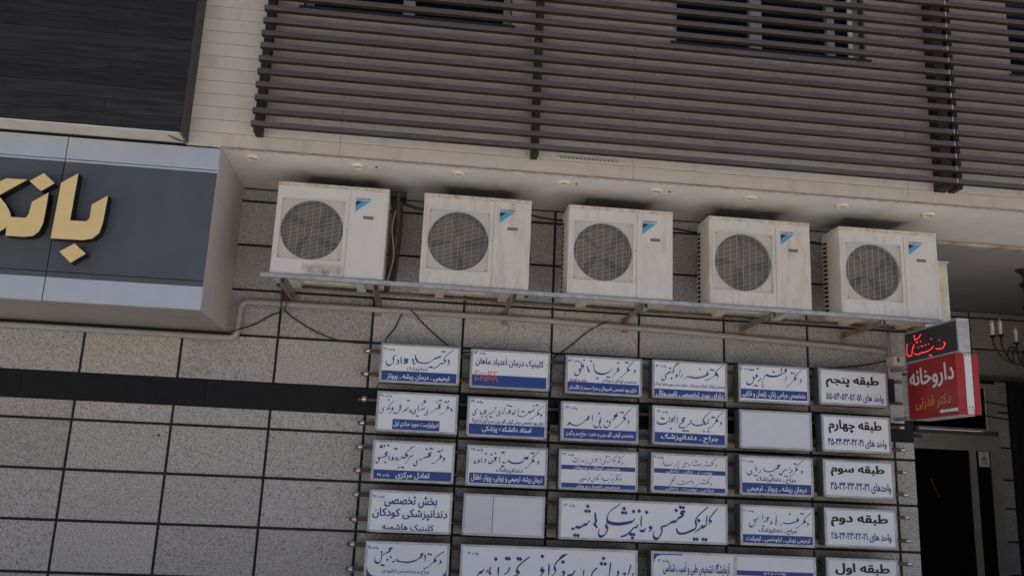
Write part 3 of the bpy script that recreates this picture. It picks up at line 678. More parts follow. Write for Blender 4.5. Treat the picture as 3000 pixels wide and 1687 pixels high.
SIGN_TEXT = {
 'S41': [('واحد ۴۱','n',-310,-219,99,127),('دندانپزشک','n',-110,70,-64,-24),('ترمیمی ـ درمان ریشه ـ پروتز','w',-270,258,-144,-85)],
 'S54': [('واحد ۵۴','n',-318,-219,116,147),('کلینیک درمان اعتیاد ماهان','n',-300,288,21,92),('۳۰۰۰۰۱۲۳','o',-302,-109,-54,-19),('۱۰۰۳۵۴۶۳۱','o',-299,-107,-109,-70)],
 'S45a': [('واحد ۴۵','n',-320,-219,115,142),('ادیولوژیست مجید حدادی اول','w',-188,184,-125,-74)],
 'S44': [('واحد ۴۴','n',-313,-215,107,139),('دارای بورد تخصصی جراحی گوش، گلو، بینی، سر و گردن از امریکا','n',-296,312,-57,-9),('استاد دانشکده پزشکی','w',-211,208,-130,-72)],
 'S53': [('واحد ۵۳','n',-314,-214,102,131),('متخصص کودکان و نوزادان','n',-14,290,-58,-22),('رشد و تغذیه','n',-300,-149,-71,-32),('دارای بورد تخصصی ناسیونال و مدرک مستر از انگلستان','w',-305,291,-134,-88)],
 'S52': [('واحد ۵۲','n',-307,-211,96,125),('متخصص نوزادان، کودکان و نوجوانان ـ مشاوره رشد و نمو و تغذیه کودکان','n',-317,318,-65,-29),('دارای بورد تخصصی ناسیـونال','w',-300,299,-158,-97)],
 'S43': [('واحد ۴۳','n',-302,-201,96,127),('متخصص گوش، گلو، بینی و حنجره ـ جراح سر و گردن','w',-293,295,-132,-76)],
 'S42': [('واحد ۴۲','n',-294,-199,97,128),('جراح ـ دندانپزشک','w',-259,255,-134,-71)],
 'S51': [('واحد ۵۱','n',-314,-222,110,138),('متخصص جراحی زنان، زایمان و نازایی','w',-292,284,-125,-63)],
 'F5': [('طبقه پنجم','k',-259,241,-7,108),('واحد های ۵۱-۵۲-۵۳-۵۴-۵۵','n',-260,278,-131,-50)],
 'F4': [('طبقه چهارم','k',-256,239,-2,121),('واحد های ۴۱-۴۲-۴۳-۴۴-۴۵','n',-265,276,-123,-41)],
 'S45b': [('تعادل مرکزی','w',-138,141,-142,-84),('واحد ۴۵','w',-289,-189,-131,-102)],
 'S35': [('واحد ۳۵','n',-307,-208,112,142),('دندانپزشک','n',-90,132,-57,-10),('درمان ریشه، ترمیمی و زیبایی، پروتز، اطفال','w',-295,301,-136,-69)],
 'S25': [('واحد ۲۵','n',-312,-218,99,127),('بخش تخصصی','n',-216,214,34,129),('دندانپزشکی کودکان','n',-306,304,-65,26),('کلینیک هاشمیه','n',-220,199,-156,-96)],
 'S15': [('واحد ۱۵','n',-318,-235,98,129),('جراح و متخصص ارتوپدی','n',-198,186,-85,-45)],
 'S14': [('واحد ۱۴','n',-680,-588,81,111)],
 'S33': [('واحد ۳۳','n',-316,-215,108,136),('متخصص کودکان و نوجوانان','w',-214,184,-2,34),('متخصص اعصاب و روان','w',-189,186,-150,-116)],
 'S32': [('واحد ۳۲','n',-319,-229,111,144),('پوست . زنان . داخلی','w',-206,199,-1,33),('جراحی . پوست . داخلی','w',-208,218,-146,-111)],
 'S23': [('واحد ۲۳','n',-686,-591,91,120)],
 'S31': [('واحد ۳۱','n',-304,-211,103,131),('جراح ـ دندانپزشک','n',-181,176,-61,-10),('درمان ریشه ـ پروتز ـ ترمیمی','w',-267,264,-144,-82)],
 'F3': [('طبقه سوم','k',-256,237,18,125),('واحدهای ۳۱-۳۲-۳۳-۳۴-۳۵','n',-261,292,-117,-27)],
 'S21': [('واحد ۲۱','n',-304,-212,100,128),('جراح ـ دندانپزشک','n',-169,171,-69,-19),('ترمیمی زیبایی ـ ارتودنسی ـ ایمپلنت','w',-280,288,-139,-90)],
 'F2': [('طبقه دوم','k',-269,248,5,121),('واحد های ۲۱-۲۲-۲۳-۲۴-۲۵','n',-270,273,-117,-38)],
 'F1': [('طبقه اول','k',-245,244,28,127)],
 'S12': [('واحد ۱۲','n',-657,-568,71,104),('آزمایشگاه تشخیص طبی و آسیب شناسی','n',-616,-41,-17,88),('پوست و مـو','w',255,448,4,33)],
}
SIGN_BAND = {'S41': [(-324,314,-153,-66)],
 'S54': [(-327,317,-153,-52)],
 'S45a': [(-199,193,-145,-60)],
 'S44': [(-322,320,-146,-59)],
 'S53': [(-319,311,-147,-63)],
 'S52': [(-318,313,-154,-86)],
 'S43': [(-313,322,-145,-61)],
 'S42': [(-314,310,-145,-60)],
 'S51': [(-310,301,-133,-51)],
 'S45b': [(-319,324,-150,-73)],
 'S35': [(-313,322,-143,-60)],
 'S33': [(-319,315,1,37),(-317,317,-149,-110)],
 'S32': [(-310,315,-1,36),(-310,313,-146,-109)],
 'S31': [(-311,306,-149,-64)],
 'S21': [(-309,314,-146,-76)],
 'S12': [(8,690,-2,37)]}
SIGN_HAND = {
 'S41': [(14.3, '234,53 246,25 240,7 229,-1/275,138 218,84 198,50/198,50 214,34 194,17 173,21/173,21 160,-1 133,-22 113,-30/176,88 166,70 152,71 142,58 125,57 105,42 75,20 33,11 -9,17 -27,34/-44,79 -39,47 -27,27 -43,1 -60,-7/-67,46 -58,18 -53,-3/-101,33 -118,36 -128,25 -106,12 -126,1 -140,6/-136,42 -127,14 -143,-1/-163,58 -163,26 -157,-5/-191,31 -182,0 -202,-11/-207,66 -230,50 -225,26 -230,-2 -256,-22 -277,-19 -287,-2 -284,19', '184,119 202,118 84,-20 100,-20')],
 'S45a': [(11.4, '277,50 291,30 276,15/261,84 249,62 263,53 243,38 224,13 189,-8/199,81 175,72 190,52 167,44 146,33 130,15 113,7/95,34 82,12 87,-5 74,-19 59,-6/62,49 53,32 36,34/39,34 23,16/8,64 7,36 11,16/-6,35 -19,21 -14,1 -30,-11 -43,2 -39,20/-60,22 -53,5 -69,-2/-76,52 -81,28 -94,17 -105,23 -107,3 -121,5/-138,56 -136,11/-146,66 -149,18 -161,-10 -184,-15 -192,-2/-197,22 -211,28 -207,11 -222,-10 -239,-14/-199,91 -233,48 -242,27 -228,17/-245,23 -258,5/-274,35 -286,21 -282,4 -294,-14 -311,-15 -313,-1', '259,108 229,101 241,100 182,114 194,113 160,99 53,92 63,92 57,104 37,72 -3,-26 9,-29 -84,98 -73,97 -244,95')],
 'S44': [(11.4, '281,47 292,30 275,17/314,122 273,85 256,59 270,46 246,35 225,16 184,-5/226,93 223,75 209,71 196,56 181,63 175,45 140,22 98,20 87,37/95,90 91,61 89,40/64,74 62,39 48,35 44,49 31,31/26,69 12,61 23,48 2,40 -15,35/-25,90 -30,62 -33,34/-37,48 -50,26/-62,67 -72,46 -67,26 -81,12 -93,24/-99,93 -108,65 -117,37/-122,57 -135,39 -155,28 -175,6 -196,2/-178,55 -195,50 -187,33 -211,25 -232,21/-233,45 -225,28/-255,64 -275,50 -271,26 -280,11 -295,17 -299,31', '243,122 257,120 220,111 128,60 140,58 -1,106 14,103 28,100 -147,4 -133,1 -217,1')],
 'S53': [(14.3, '268,71 276,50 258,31/271,151 224,101 206,71 224,62 195,42 167,12 138,-8/129,85 118,67 133,57 108,37 86,11 68,-8/71,71 60,52 35,33 -8,16 -52,21 -82,41 -91,80 -94,105/-144,55 -136,38 -128,20/-148,77 -144,48/-177,96 -192,81 -180,67 -198,52/-200,110 -202,59 -205,30/-220,51 -208,23 -222,1 -244,-9 -258,6 -255,27', '193,129 209,127 123,122 28,-7 47,-7 -57,-24 -116,123 -178,129')],
 'S52': [(14.3, '247,65 254,43 239,24/300,148 251,105 228,75 247,65 213,48 179,21 134,4/165,89 150,70 164,60 131,44 86,28 34,24 -11,32 -33,27 -57,1/-85,90 -92,60 -94,31/-63,55 -74,32 -92,17/-126,44 -114,27 -137,14/-85,155 -129,116 -152,86 -144,65 -166,56/-107,150 -137,123/-174,63 -196,58/-189,51 -218,39 -218,10 -225,-5 -244,-13 -251,1 -244,19', '191,102 210,101 90,103 -178,95 -166,9')],
 'S43': [(14.3, '247,31 254,10 240,-8/274,131 228,82 207,53 225,40 200,21 164,-19 125,-44/159,93 141,78 149,61 123,63 134,39 106,27/84,19 88,-9 64,-38 39,-36 33,-15/12,43 2,25 6,4 -9,-3/-5,11 -1,-17 -22,-42 -47,-40 -55,-20/-64,67 -67,39 -65,8/-89,45 -106,41 -99,24 -120,16 -131,8 -152,-10 -194,-34 -237,-32 -259,-16/-270,-9 -262,-26 -287,-35', '184,96 202,94 64,14 -9,77 6,-41')],
 'S42': [(14.3, '272,52 279,35 260,16/298,139 250,94 231,68 249,59 223,43 194,10 156,-13/168,79 161,50 164,29/153,36 135,28 120,38/187,141 135,92 117,62 127,38 98,19 54,11 24,22 17,33/2,57 6,32 -20,13 -34,2/-42,65 -60,68 -71,53 -56,40 -78,24 -97,6 -93,-12 -56,-13 -34,-2/-108,83 -115,51 -119,15/-133,92 -141,50 -144,25/-148,67 -166,55 -155,38 -181,30/-181,76 -188,47 -189,19/-203,39 -210,21 -246,9 -283,11 -296,28', '198,91 215,90 123,-36 162,-36 -64,-38 -45,-40 -21,-40 -254,58 -236,55 -173,-26')],
 'S51': [(14.3, '244,60 250,35 231,14/259,142 210,98 187,68 205,58 178,42 139,3 104,-25/115,78 109,52 105,23/124,138 101,133 112,115 81,99/67,149 70,116 62,97/81,99 50,82 4,70 -41,70 -71,79 -87,63 -103,33 -107,-3 -104,-40/-125,54 -129,32 -152,23/-155,85 -166,70 -151,64 -174,48 -193,39/-193,58 -186,29 -209,-5 -239,-14 -256,3 -250,22', '161,110 180,108 -4,108 -150,130 -211,117 -193,116 -176,-18 -159,-21')],
 'S45b': [(13.3, '246,48 256,25 241,12/229,70 218,58 231,47 204,26 178,2 152,-7/149,82 121,73 139,55 111,45 84,36 65,20 45,23/26,14 32,-9 21,-31 5,-26 0,-10/-4,52 -23,43 -38,31 -48,3 -70,-17/10,133 -46,89 -68,61 -51,46 -78,29 -98,32 -119,8 -132,11/-17,126 -36,109/-145,30 -136,15 -154,2/-165,45 -176,25 -163,13 -186,5/-201,43 -202,23 -198,4/-211,74 -234,61 -220,42 -247,29 -278,20/-290,27 -280,4 -287,-17 -302,-20 -307,-5', '231,104 200,94 213,92 135,115 147,112 103,108 -92,-47 -80,-50 -118,-51 -158,101 -144,99 -215,124 -230,-14 -246,119 -278,106 -265,110 -274,121')],
 'S35': [(13.3, '258,56 265,41 251,28/268,138 224,94 209,66 226,55 198,38 175,5 149,-10/183,100 168,88 172,72 144,79 137,51 97,33 48,31 20,42 11,57 -1,41 -24,29 -41,39/-63,81 -67,53 -65,28/-56,109 -36,116 -24,111/-87,72 -107,67 -96,48 -121,35/-126,51 -129,27 -153,22 -158,37/-187,56 -182,36 -201,18/-215,62 -217,23/-243,45 -234,28 -253,17/-266,40 -278,28 -269,17 -262,29', '203,121 218,119 -43,3 -31,1 -102,107 -134,95 -181,99')],
 'S33': [(8.1, '198,75 206,64 191,54/223,139 183,105 171,85 183,78 163,69 139,51/166,140 138,111 130,91 142,84 122,77/116,106 114,79/102,102 94,82 78,70 70,77/61,92 49,84 54,65 34,54 22,63/13,106 12,74/-7,97 -27,92 -19,77 -39,68/-48,103 -51,69/-59,79 -63,59 -79,51 -91,62/-100,85 -103,65 -119,53/-124,76 -144,71 -159,63/-172,93 -173,66/-180,77 -196,65 -216,66 -228,77/183,-58 192,-69 177,-81/205,-13 165,-43 154,-59 167,-66 145,-79 113,-99/128,-49 125,-68 105,-77/96,-54 81,-74 52,-79 32,-68 29,-41/15,-26 -8,-51 -12,-66 0,-71 -24,-78/-28,-48 -30,-79/-36,-63 -40,-87 -55,-95 -65,-84/-80,-58 -76,-77 -96,-89/-100,-66 -112,-74 -128,-79/-132,-71 -129,-87 -144,-93/-148,-68 -144,-87 -155,-98 -164,-88', '168,120 181,119 89,121 61,116 71,116 66,126 -204,92 -195,91 -167,38 -155,37 151,-28 163,-30 50,-98 112,-28 85,-98 -83,-28')],
 'S32': [(8.1, '233,90 238,79 224,69/246,150 208,121 195,101 208,93 175,77 137,78 121,70 96,53/109,97 96,82 71,78 55,72 30,76 22,112/-7,84 1,70 -15,60/-19,91 -44,86 -40,62 -56,54 -67,65/-85,84 -102,60 -102,40/-98,115 -100,79/-114,83 -118,67 -135,58/-147,89 -159,73 -184,64 -212,63 -229,81 -231,109/186,-69 192,-80 177,-90/203,-5 169,-34 157,-54 169,-62 136,-75 103,-72 83,-81 42,-102/29,-56 33,-75 13,-92/21,-56 -3,-65 -20,-74 -53,-87 -94,-91 -110,-81/-118,-11 -143,-40 -151,-56 -138,-63 -163,-72/-155,-71 -163,-91 -175,-100 -177,-84/-122,-39 -130,-59', '144,106 157,105 51,106 61,106 56,116 -100,48 120,-44 132,-45 -62,-61 -50,-62')],
 'S23': [(24.2, '639,130 586,70 565,35 581,16 556,-4/545,69 540,23 537,-12/537,-12 511,-28 495,-25 479,-45 458,-57 438,-77/557,139 479,74 447,27 450,-11 442,-42 414,-58 349,-84 300,-85 283,-63 280,-41/357,96 317,87 337,61 296,36 276,13 244,4 224,-5 195,-25 163,-34 143,-42/151,-45 151,-83 123,-130 95,-134 79,-109 87,-71/46,-38 63,-60 39,-80/10,-51 3,-74 -21,-78 -37,-75/-21,43 -26,-6 -23,-44/-54,-23 -62,-46 -82,-54/-82,-46 -117,-86 -157,-117 -198,-130/-79,22 -94,2 -118,-10 -174,-23 -230,-29 -278,-24 -310,-10 -314,28 -287,75 -232,115 -202,140/-310,-17 -325,-40 -313,-70 -324,-108 -355,-132 -379,-129 -387,-103 -380,-73/-419,58 -414,9 -409,-21 -425,-33 -408,-55 -400,-66/-465,-8 -484,-35 -500,-43 -515,-48 -546,-68 -578,-65 -593,-81 -617,-78', '432,-128 456,-129 508,-127 533,-129 473,24 313,127 337,126 276,101 21,75 -91,78 -43,83 -113,-108 -89,-109 -99,-138 -185,65 -159,64 -172,98 -498,66 -470,66 -482,105 -588,-131 -562,-132')],
 'S31': [(12.7, '223,55 230,37 212,27/247,148 194,102 174,71 189,61 165,45 145,19 120,5/135,62 136,44 110,28/120,84 115,54/92,60 72,52 64,37/60,52 48,18 28,17 21,32/38,95 11,90 22,72 -5,63 -25,48 -57,36 -95,35 -114,48/-110,66 -118,44/-142,50 -146,32 -165,23/-177,38 -184,56 -187,81/-227,39 -223,17 -239,4 -262,6 -266,26', '161,111 175,110 74,3 92,1 -57,5 -42,3 -197,-2 -181,-4')],
 'S21': [(12.7, '266,37 273,20 256,8/300,125 252,80 232,54 251,44 220,29 188,2 161,-11/187,81 175,63 190,56 158,41 112,26 73,23 50,29 23,-6/-9,91 -14,55 -11,31 -23,23 -12,6/-61,36 -53,18 -71,7/-75,67 -94,63 -87,45 -110,34 -130,30/-132,90 -133,44/-167,71 -183,53 -202,41 -210,27/-209,48 -199,20 -218,-9 -241,-14 -252,4 -244,25', '211,113 226,111 110,103 -128,-6')],
 'S15': [(14.9, '265,31 274,13 255,1/296,103 240,64 218,37 234,26 204,10 175,-20 136,-38/139,71 144,45 142,19/130,78 107,74 116,56 94,44 64,24 11,10 -35,10 -74,16 -90,30/-97,15 -119,7/-123,114 -150,110 -141,91 -167,79 -185,68 -200,60/-208,67 -206,34 -222,0 -245,-1 -262,17 -256,39', '169,78 189,75 -209,82 -159,24 -134,45 -203,-18 -186,-20')],
 'S14': [(24.9, '-539,-21 -553,-43 -576,-52 -591,-74 -621,-98/-485,-4 -494,-42 -482,-63/-422,-2 -423,-69/-507,-27 -521,-50/-169,85 -242,26 -271,-19 -254,-49 -293,-72 -354,-104/-327,1 -342,-37 -372,-60/-4,34 -6,-26 -9,-56/-59,10 -70,-13 -49,-27 -80,-65 -118,-89', '-447,59 -358,66 -338,65 -263,67 -245,65 -64,93'), (24.2, '142,118 70,64 40,18 49,-25 19,-63/119,116 77,82/111,-16 120,-45 89,-68/212,-9 190,-43 151,-51/286,-3 280,-54/396,15 361,-15 346,-52 316,-83/509,63 502,-11 495,-47/569,-1 573,-31 550,-53/621,-14 633,-36/679,51 664,-6 652,-35/704,-12 692,-41', '109,54 430,50 462,49 447,93')],
}

LABEL = {
 'S41': 'first lightbox sign of the top row, handwritten name over a blue bottom band',
 'S54': 'lightbox sign with orange numbers over its blue band, in the top row',
 'S53': 'third lightbox sign from the left in the top row, handwritten name over bright blue band',
 'S52': 'fourth lightbox sign from the left in the top row, bold white text in its band',
 'S51': 'fifth lightbox sign of the top row, left of the fifth floor sign',
 'F5': 'fifth floor sign with bold black heading, topmost of the right-hand column',
 'S45a': 'leftmost lightbox sign of the second row, short navy box centred below its text',
 'S44': 'second lightbox sign of the second row, small navy line above its blue band',
 'S43': 'third lightbox sign from the left in the second row, handwritten name over one blue band',
 'S42': 'fourth lightbox sign of the second row, left of the blank pale panel',
 'B5': 'blank lightbox sign covered in wrinkled pale film, left of the fourth floor sign',
 'F4': 'fourth floor sign with bold black heading, second in the right-hand column',
 'S45b': 'leftmost lightbox sign of the third row, small number left in its navy band',
 'S35': 'second lightbox sign of the third row, directly above the paper-covered blank sign',
 'S33': 'third row lightbox sign with two thin blue bands, left one of that pair',
 'S32': 'third row lightbox sign with two thin blue bands, right one of that pair',
 'S31': 'third row lightbox sign left of the third floor sign, below the blank pale panel',
 'F3': 'third floor sign with bold black heading, third in the right-hand column',
 'S25': 'bandless lightbox sign with three lines of bold navy print, leftmost in the fourth row',
 'B2': 'blank lightbox sign covered by two sheets of paper with a dark vertical seam',
 'S23': 'double-width lightbox sign with one line of large navy calligraphy in the fourth row',
 'S21': 'fourth row lightbox sign left of the second floor sign',
 'F2': 'second floor sign with bold black heading, fourth in the right-hand column',
 'S15': 'leftmost lightbox sign of the bottom row, white panel with rounded corners on navy',
 'S14': 'double-width lightbox sign with huge calligraphy in the bottom row',
 'S12': 'double-width lightbox sign in the bottom row split by a grey divider bar',
 'F1': 'first floor sign with bold black heading, lowest of the right-hand column'}
FX = .020
for key, (L_, R_, T_, B_) in SIGN_BOX.items():
    w, h = R_-L_, T_-B_; hw, hh = w/2, h/2
    t = thing('sign_box', LABEL[key], 'sign', ((L_+R_)/2, -.25, (T_+B_)/2), 'doctors\' lightbox signs in rows on the wall')
    tilt = rnd.uniform(-.004, .004); t.rotation_euler = (rnd.uniform(-.01,.01), tilt, rnd.uniform(-.008,.008))
    MB().box(-hw+.002, hw-.002, .006, .13, -hh+.002, hh-.002).build('housing', SIDE, t)
    fr = MB(); o_, i_ = [(-hw,-hh),(hw,-hh),(hw,hh),(-hw,hh)], [(-hw+FX,-hh+FX),(hw-FX,-hh+FX),(hw-FX,hh-FX),(-hw+FX,hh-FX)]
    m_ = [(-hw+.004,-hh+.004),(hw-.004,-hh+.004),(hw-.004,hh-.004),(-hw+.004,hh-.004)]
    ring(fr, m_, i_, -.003, .0055)
    for i in range(4):
        j = (i+1) % 4; a, b2, c, d = o_[i], o_[j], m_[j], m_[i]
        fr.add([(a[0],.001,a[1]),(b2[0],.001,b2[1]),(c[0],-.003,c[1]),(d[0],-.003,d[1])], [(0,1,2,3)])
        fr.add([(a[0],.001,a[1]),(b2[0],.001,b2[1]),(b2[0],.012,b2[1]),(a[0],.012,a[1])], [(0,1,2,3)])
    fr.build('frame', FRAME, t)
    MB().box(-hw+.012, hw-.012, .0018, .0055, -hh+.012, hh-.012).build('face', BLANK if key[0] == 'B' else WHITE, t)
    for x in (-hw+.010, hw-.010):
        if rnd.random() < .8: MB().lathe((x, -.003, -hh+.010), [(.006,0),(.005,-.003),(.001,-.004)], 'Y', 8).build('screw', SCREW, t)
    for x0, x1, z0, z1 in SIGN_BAND.get(key, []):
        x0, x1 = max(x0/1000, -hw+FX+.002), min(x1/1000, hw-FX-.002)
        MB().box(x0, x1, .0009, .0017, max(z0/1000, -hh+FX+.002), z1/1000).build('band', NAVY, t)
    for body, c, x0, x1, z0, z1 in SIGN_TEXT.get(key, []):
        text_obj(shape(body), x0/1000, x1/1000, z0/1000, z1/1000, .0003, INK[c], t, .050 if c == 'k' else .034 if (z1-z0) > 45 else .026)
    for k, spec in enumerate(SIGN_HAND.get(key, [])):
        pen_strokes('calligraphy', spec, .0006 - k*.003*0, INK['n'], t)
    if key == 'B2':
        MB().box(-hw+.245, -hw+.250, .0008, .0017, -hh+.02, hh-.02).build('paper_seam', JOINT, t)
        MB().box(-hw+.02, -hw+.245, .0010, .0017, -hh+.022, hh-.030).build('paper_sheet', mat('pasted_paper', (.66,.66,.665), .6, bump=.5, bscale=14), t)
    if key == 'S54':
        MB().box(-.302, -.110, .0004, .0008, -.0625, -.059).build('underline', INK['o'], t)
    if key == 'S15':
        z0, z1 = -hh+FX, -.055
        P = [(-hw+FX, -.02)]
        P += [(-hw+FX+.075 - .075*math.cos(R(a)), -.02 - .085*math.sin(R(a))) for a in range(10, 91, 16)]
        P += [(hw-FX-.075 + .075*math.cos(R(a)), -.02 - .085*math.sin(R(a))) for a in range(90, 9, -16)]
        P += [(hw-FX, -.02), (hw-FX, -hh+FX), (-hw+FX, -hh+FX)]
        MB().prism(P, .0009, .0017).build('band', NAVY, t)
    if key == 'S12':
        MB().box(-.006, .020, -.001, .0017, -hh+FX, hh-FX).build('divider', FRAME, t)
        MB().prism([(-hw+.022,hh-.022),(-.45,hh-.022),(-.45,hh-.030),(-hw+.085,hh-.032),(-hw+.05,hh-.045),(-hw+.03,hh-.07),(-hw+.022,hh-.10)], .0009, .0017).build('corner_mark', NAVY, t)

# brown tubes carrying the signs, with glass-bright end knobs
RZ = [2.700, 2.500, 2.284, 2.084, 1.884, 1.690, 1.494, 1.294, 1.097, .900]
NTH = ['topmost','second','third','fourth','fifth','sixth','seventh','eighth','ninth','lowest']
knob_m = MB().lathe((0,0,0), [(.002,-.034),(.014,-.031),(.024,-.022),(.030,-.008),(.030,.006),(.024,.022),(.016,.030),(.011,.034)], 'Y', 16).mesh('knob', CHROME, True)
cap_m = MB().lathe((0,0,0), [(.017,-.020),(.019,-.014),(.016,-.004),(.019,.006),(.017,.02)], 'X', 14).mesh('collar', CHROME, True)
for z, nth in zip(RZ, NTH):
    t = thing('support_tube', nth + ' of the brown horizontal tubes holding the sign boxes', 'tube', (0, -.085, z), 'brown tubes behind the signs')
    MB().tube([(3.145 + rnd.uniform(-.01,.01),0,rnd.uniform(-.003,.003)), (8.05,0,rnd.uniform(-.003,.003))], .0155, 12).build('tube', COPPER, t, True)
    link('knob', knob_m, t, (3.192, -.018, 0)); link('collar', cap_m, t, (8.025, 0, 0))
    for x in (3.192, 8.0): MB().tube([(x,0,0),(x,.085,0)], .008, 8).build('standoff', CHROME, t, True)

# ------------------------------------------------------------------ red pharmacy sign and LED box, both standing out from the wall
ph = thing('pharmacy_sign', 'red projecting box sign with white Persian word and white arrow', 'sign')
MB().box(8.0, 8.196, -.988, -.275, 2.340, 2.836).build('body', RED, ph)
MB().box(7.9985, 8.197, -.278, -.262, 2.337, 2.839).build('back_edge', FRAME, ph)
MB().box(8.074, 8.134, -.9925, -.9885, 2.386, 2.836).build('end_strip', mat('white_strip', (.66,.67,.68), .4), ph)
MB().box(8.076, 8.132, -.9905, -.9885, 2.341, 2.385).build('end_strip', AC_PAN, ph)
MB().box(8.03, 8.17, -.94, -.32, 2.334, 2.3395).build('bottom_plate', CREAM, ph)
text_obj(shape('داروخانه'), -.307, -.958, 2.585, 2.780, 7.9992, INK['w'], ph, .03, plane='YZ')
text_obj(shape('دکتر قدرتی'), -.379, -.889, 2.413, 2.525, 7.9992, INK['y'], ph, .018, plane='YZ')
arw = [(-.719,2.379),(-.770,2.399),(-.768,2.387),(-.980,2.394),(-.980,2.366),(-.766,2.370),(-.766,2.357)]
MB().add([(7.9991,y,z) for y,z in arw], [tuple(range(7))]).build('arrow', INK['w'], ph)
sc = MB().lathe((0,0,0), [(.006,0),(.005,-.003),(.001,-.004)], 'Y', 8).mesh('screw', SCREW)
for x, z in ((8.035,2.82),(8.165,2.82),(8.16,2.36),(8.03,2.36)): link('screw', sc, ph, (x,-.9885,z))
for x, z in ((8.09,2.822),(8.118,2.822),(8.09,2.40),(8.118,2.40)): link('screw', sc, ph, (x,-.993,z))
ld = thing('led_sign', 'dark LED display box with glowing red Persian script above the red sign', 'sign')
MB().box(8.004, 8.10, -1.048, -.255, 2.838, 3.118).build('housing', GALV, ld)
MB().box(8.0005, 8.0035, -1.030, -.27, 2.852, 3.104).build('screen', LEDP, ld)
ring_pts = ((-1.048,-.255,3.1045,3.118),(-1.048,-.255,2.838,2.8515),(-1.048,-1.0305,2.852,3.104),(-.2695,-.255,2.852,3.104))
for a, b2, c, d in ring_pts: MB().box(7.998, 8.0038, a, b2, c, d).build('frame_bar', GALV, ld)
LEDS = '-306,3012 -292,2966 -296,2917 -332,2901 -367,2912 -387,2968/-408,2991 -399,2966/-422,3074 -431,3035 -482,3041 -527,3070/-418,2911 -466,2898 -518,2907 -562,2905 -616,2908 -670,2920 -698,2937/-737,2910 -779,2902 -829,2902 -866,2931 -851,2948/-634,2869 -654,2861 -672,2864/-452,3006 -471,3008/-473,2960/-521,2966/-587,2964/-631,2967/-674,3004/-787,2974/-514,3006/-542,2960'
b = MB()
for s in LEDS.split('/'):
    P = [Vector((float(a)/1000, float(c)/1000, 0)) for a, c in (p.split(',') for p in s.split())]
    Q = catmull(P, 7) if len(P) > 1 else P
    last = None
    for p in Q:
        if last is None or (p-last).length > .0095:
            b.lathe((7.9995, p.x, p.y), [(.0052,0),(.0040,-.003),(.001,-.004)], 'X', 6); last = p
tag(b.build('led_script', LED_ON, ld), kind='stuff')
jb = thing('junction_box', 'small pale grey junction box beside the LED display', 'box', (7.957, -.20, 2.87))
MB().cbox(-.05, .05, -.03, .10, -.045, .045, .006).build('housing', CREAM, jb); MB().box(-.02, .0, -.034, -.0305, -.01, .03).build('label_strip', GHOST, jb)
MB().box(-.01, .02, .10, .199, -.02, .02).build('stem', GALV, jb)
ar = thing('sign_bracket', 'pale steel wall bracket holding the red sign', 'bracket')
MB().box(7.99, 8.06, -.26, -.002, 2.795, 2.825).build('arm', GALV, ar); MB().box(7.99, 8.06, -.26, -.002, 2.345, 2.37).build('arm', GALV, ar)
MB().box(7.97, 8.10, -.012, -.002, 2.33, 2.84).build('wall_plate', CREAM, ar)
MB().cbox(7.90, 7.975, -.10, -.003, 2.50, 2.72, .004).build('transformer', AC_DARK, ar)
ps = thing('rack_post', 'short grey steel post under the right end of the rack', 'post', (7.94, -.16, 2.96))
MB().box(-.03, .03, -.03, .03, -.04, .17).build('tube', GALV, ps)

# ------------------------------------------------------------------ recessed entrance door
dr = thing('entrance_door', 'glazed metal-framed entrance door with transom in the dim recess', 'door')
f = MB(); Y0, Y1 = BY-.04, BY+.06
f.box(9.2, 11.07, Y0, Y1, 2.40, 2.49)                     # transom bar
f.box(9.2, 11.07, Y0+.006, Y1, 2.300, 2.3995)
f.box(9.2, 11.07, Y0-.02, Y0+.02, 2.548, 2.575)
f.box(10.94, 11.07, Y0, Y1, 2.5755, 3.16); f.box(10.955, 11.07, Y0, Y1, 0, 2.2995)
f.box(9.2, 10.9395, Y0, Y1, 3.11, 3.16); f.box(9.2, 9.3, Y0, Y1, 0, 2.2995)
f.build('frame', DOORF, dr)
MB().box(10.665, 10.735, Y0+.012, Y1-.01, 0, 2.2990).build('mullion', DOORF, dr)
MB().box(9.3, 10.66, BY+.0, BY+.012, .02, 2.2985).build('pane', GLASS, dr)
MB().box(10.74, 10.95, BY+.0, BY+.012, .02, 2.2985).build('pane', GLASS, dr)
MB().box(9.3, 10.93, BY+.0, BY+.012, 2.58, 3.105).build('transom_pane', GLASS, dr)
MB().box(9.3, 10.94, BY+.03, BY+.04, 2.4905, 2.547).build('transom_strip', SIDE, dr)
for z in (2.72, 2.90): MB().tube([(10.86,BY-.06,z+.03),(11.25,BY-.06,z-.02)], .008, 8).build('stay_rod', IRON, dr)
sk = thing('warning_sticker', 'white camera warning sticker with yellow triangle on the door glass', 'sticker', (10.858, BY-.0015, 2.197))
MB().box(-.072, .072, -.001, .0005, -.095, .095).build('paper', mat('sticker_paper', (.70,.70,.70), .6), sk)
MB().prism([(-.045,-.02),(.045,-.02),(0,.055)], -.002, -.0011).build('triangle', mat('warning_yellow', (.50,.36,.03), .5), sk)
MB().prism([(-.02,-.004),(.02,.008),(.016,.018),(-.022,.006)], -.003, -.0021).build('camera_symbol', INK['k'], sk)
for z in (-.042,-.056,.072): MB().box(-.035, .035, -.002, -.0011, z, z+.006).build('printed_line', GHOST, sk)
MB().box(10.665, 10.667, BY-.03, BY-.029, 1.0, 1.001)
tr = thing('red_tape', 'thin strip of red tape slanting across the dark door glass', 'tape')
MB().obox((10.22,BY-.003,1.70),(10.12,BY-.003,1.93), .012, .002, (0,1,0)).build('strip', RED, tr)
cm = thing('security_camera', 'small dark security camera on the wall corner beside the door', 'camera', (8.25, .06, 2.26))
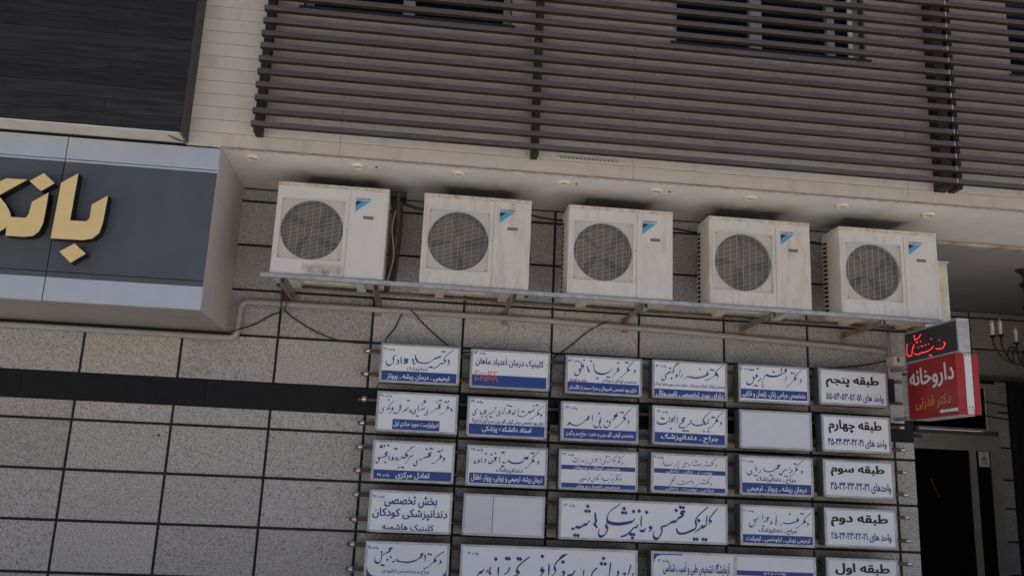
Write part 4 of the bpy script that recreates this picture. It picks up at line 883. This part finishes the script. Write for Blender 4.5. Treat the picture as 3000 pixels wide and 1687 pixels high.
MB().lathe((0,0,.035), [(.002,-.03),(.022,-.022),(.032,0),(.030,.02),(.01,.03)], 'Z', 14).build('dome', AC_DARK, cm, True)
MB().cbox(-.05, .045, -.03, .03, -.045, -.015, .005).build('mount', AC_DARK, cm)
hd = thing('shutter_box', 'dark brown shutter housing with black side shutter right of the door', 'shutter')
MB().cbox(10.8, 11.52, BY-.16, BY-.0, 3.195, 3.235, .004).build('ledge', mat('brown_ledge', (.11,.085,.065), .6, var=.3, vscale=9), hd)
MB().box(11.255, 11.50, BY-.10, BY-.0, 0, 3.19).build('panel', SHUT, hd)
for k in range(5): MB().box(11.275+k*.045, 11.283+k*.045, BY-.106, BY-.1005, 0, 3.19).build('rib', AC_DARK, hd)
MB().box(11.5005, 13.2, BY-.03, BY+.0, 0, 3.19).build('side_sheet', SHUT, hd)

# ------------------------------------------------------------------ wrought iron chandelier in the entrance
ch = thing('chandelier', 'black wrought iron chandelier with candle bulbs hanging in the entrance recess', 'chandelier', (10.03, .80, 0))
MB().lathe((0,0,ZC), [(.075,0),(.07,-.02),(.03,-.05),(.012,-.09)], 'Z', 18).build('ceiling_rose', IRON, ch, True)
s = MB().tube([(0,0,ZC-.08),(0,0,3.05)], .012, 8)
for z, r in ((3.95,.05),(3.70,.035),(3.42,.05),(3.16,.06),(3.04,.03)): s.lathe((0,0,z), [(.004,-.04),(r,-.012),(r,.012),(.004,.04)], 'Z', 12)
s.build('stem', IRON, ch, True)
for k, (dx, dy, zt) in enumerate(((-.41,.0,3.385),(-.282,.05,3.41),(-.10,-.34,3.39),(.12,.36,3.4),(.34,-.16,3.39),(.38,.16,3.4))):
    u = Vector((dx, dy, 0)).normalized(); L0 = math.hypot(dx, dy)
    a = MB().tube([(0,0,3.16),(dx*.35,dy*.35,3.06),(dx*.75,dy*.75,3.13),(dx*.98,dy*.98,3.26),(dx,dy,zt-.03)], [.010]*31, 8, smooth=0) if False else MB()
    a.tube([(0,0,3.16),(dx*.35,dy*.35,3.08),(dx*.75,dy*.75,3.14),(dx*.98,dy*.98,3.27),(dx,dy,zt-.02)], .010, 8, smooth=6)
    a.tube([(dx*.6,dy*.6,3.11),(dx*.62,dy*.62,3.22),(dx*.48,dy*.48,3.27),(dx*.42,dy*.42,3.20)], .008, 8, smooth=5)
    a.lathe((dx,dy,zt-.02), [(.010,-.02),(.034,0),(.030,.012),(.015,.014)], 'Z', 14)
    am = a.build('arm', IRON, ch, True)
    MB().lathe((dx,dy,zt), [(.019,-.005),(.019,.085)], 'Z', 14).build('candle_sleeve', CANDLE, am, True)
    MB().lathe((dx,dy,zt+.086), [(.012,0),(.022,.015),(.021,.03),(.010,.06),(.002,.075)], 'Z', 14).build('bulb', mat('frosted_bulb', (.55,.55,.56), .2), am, True)
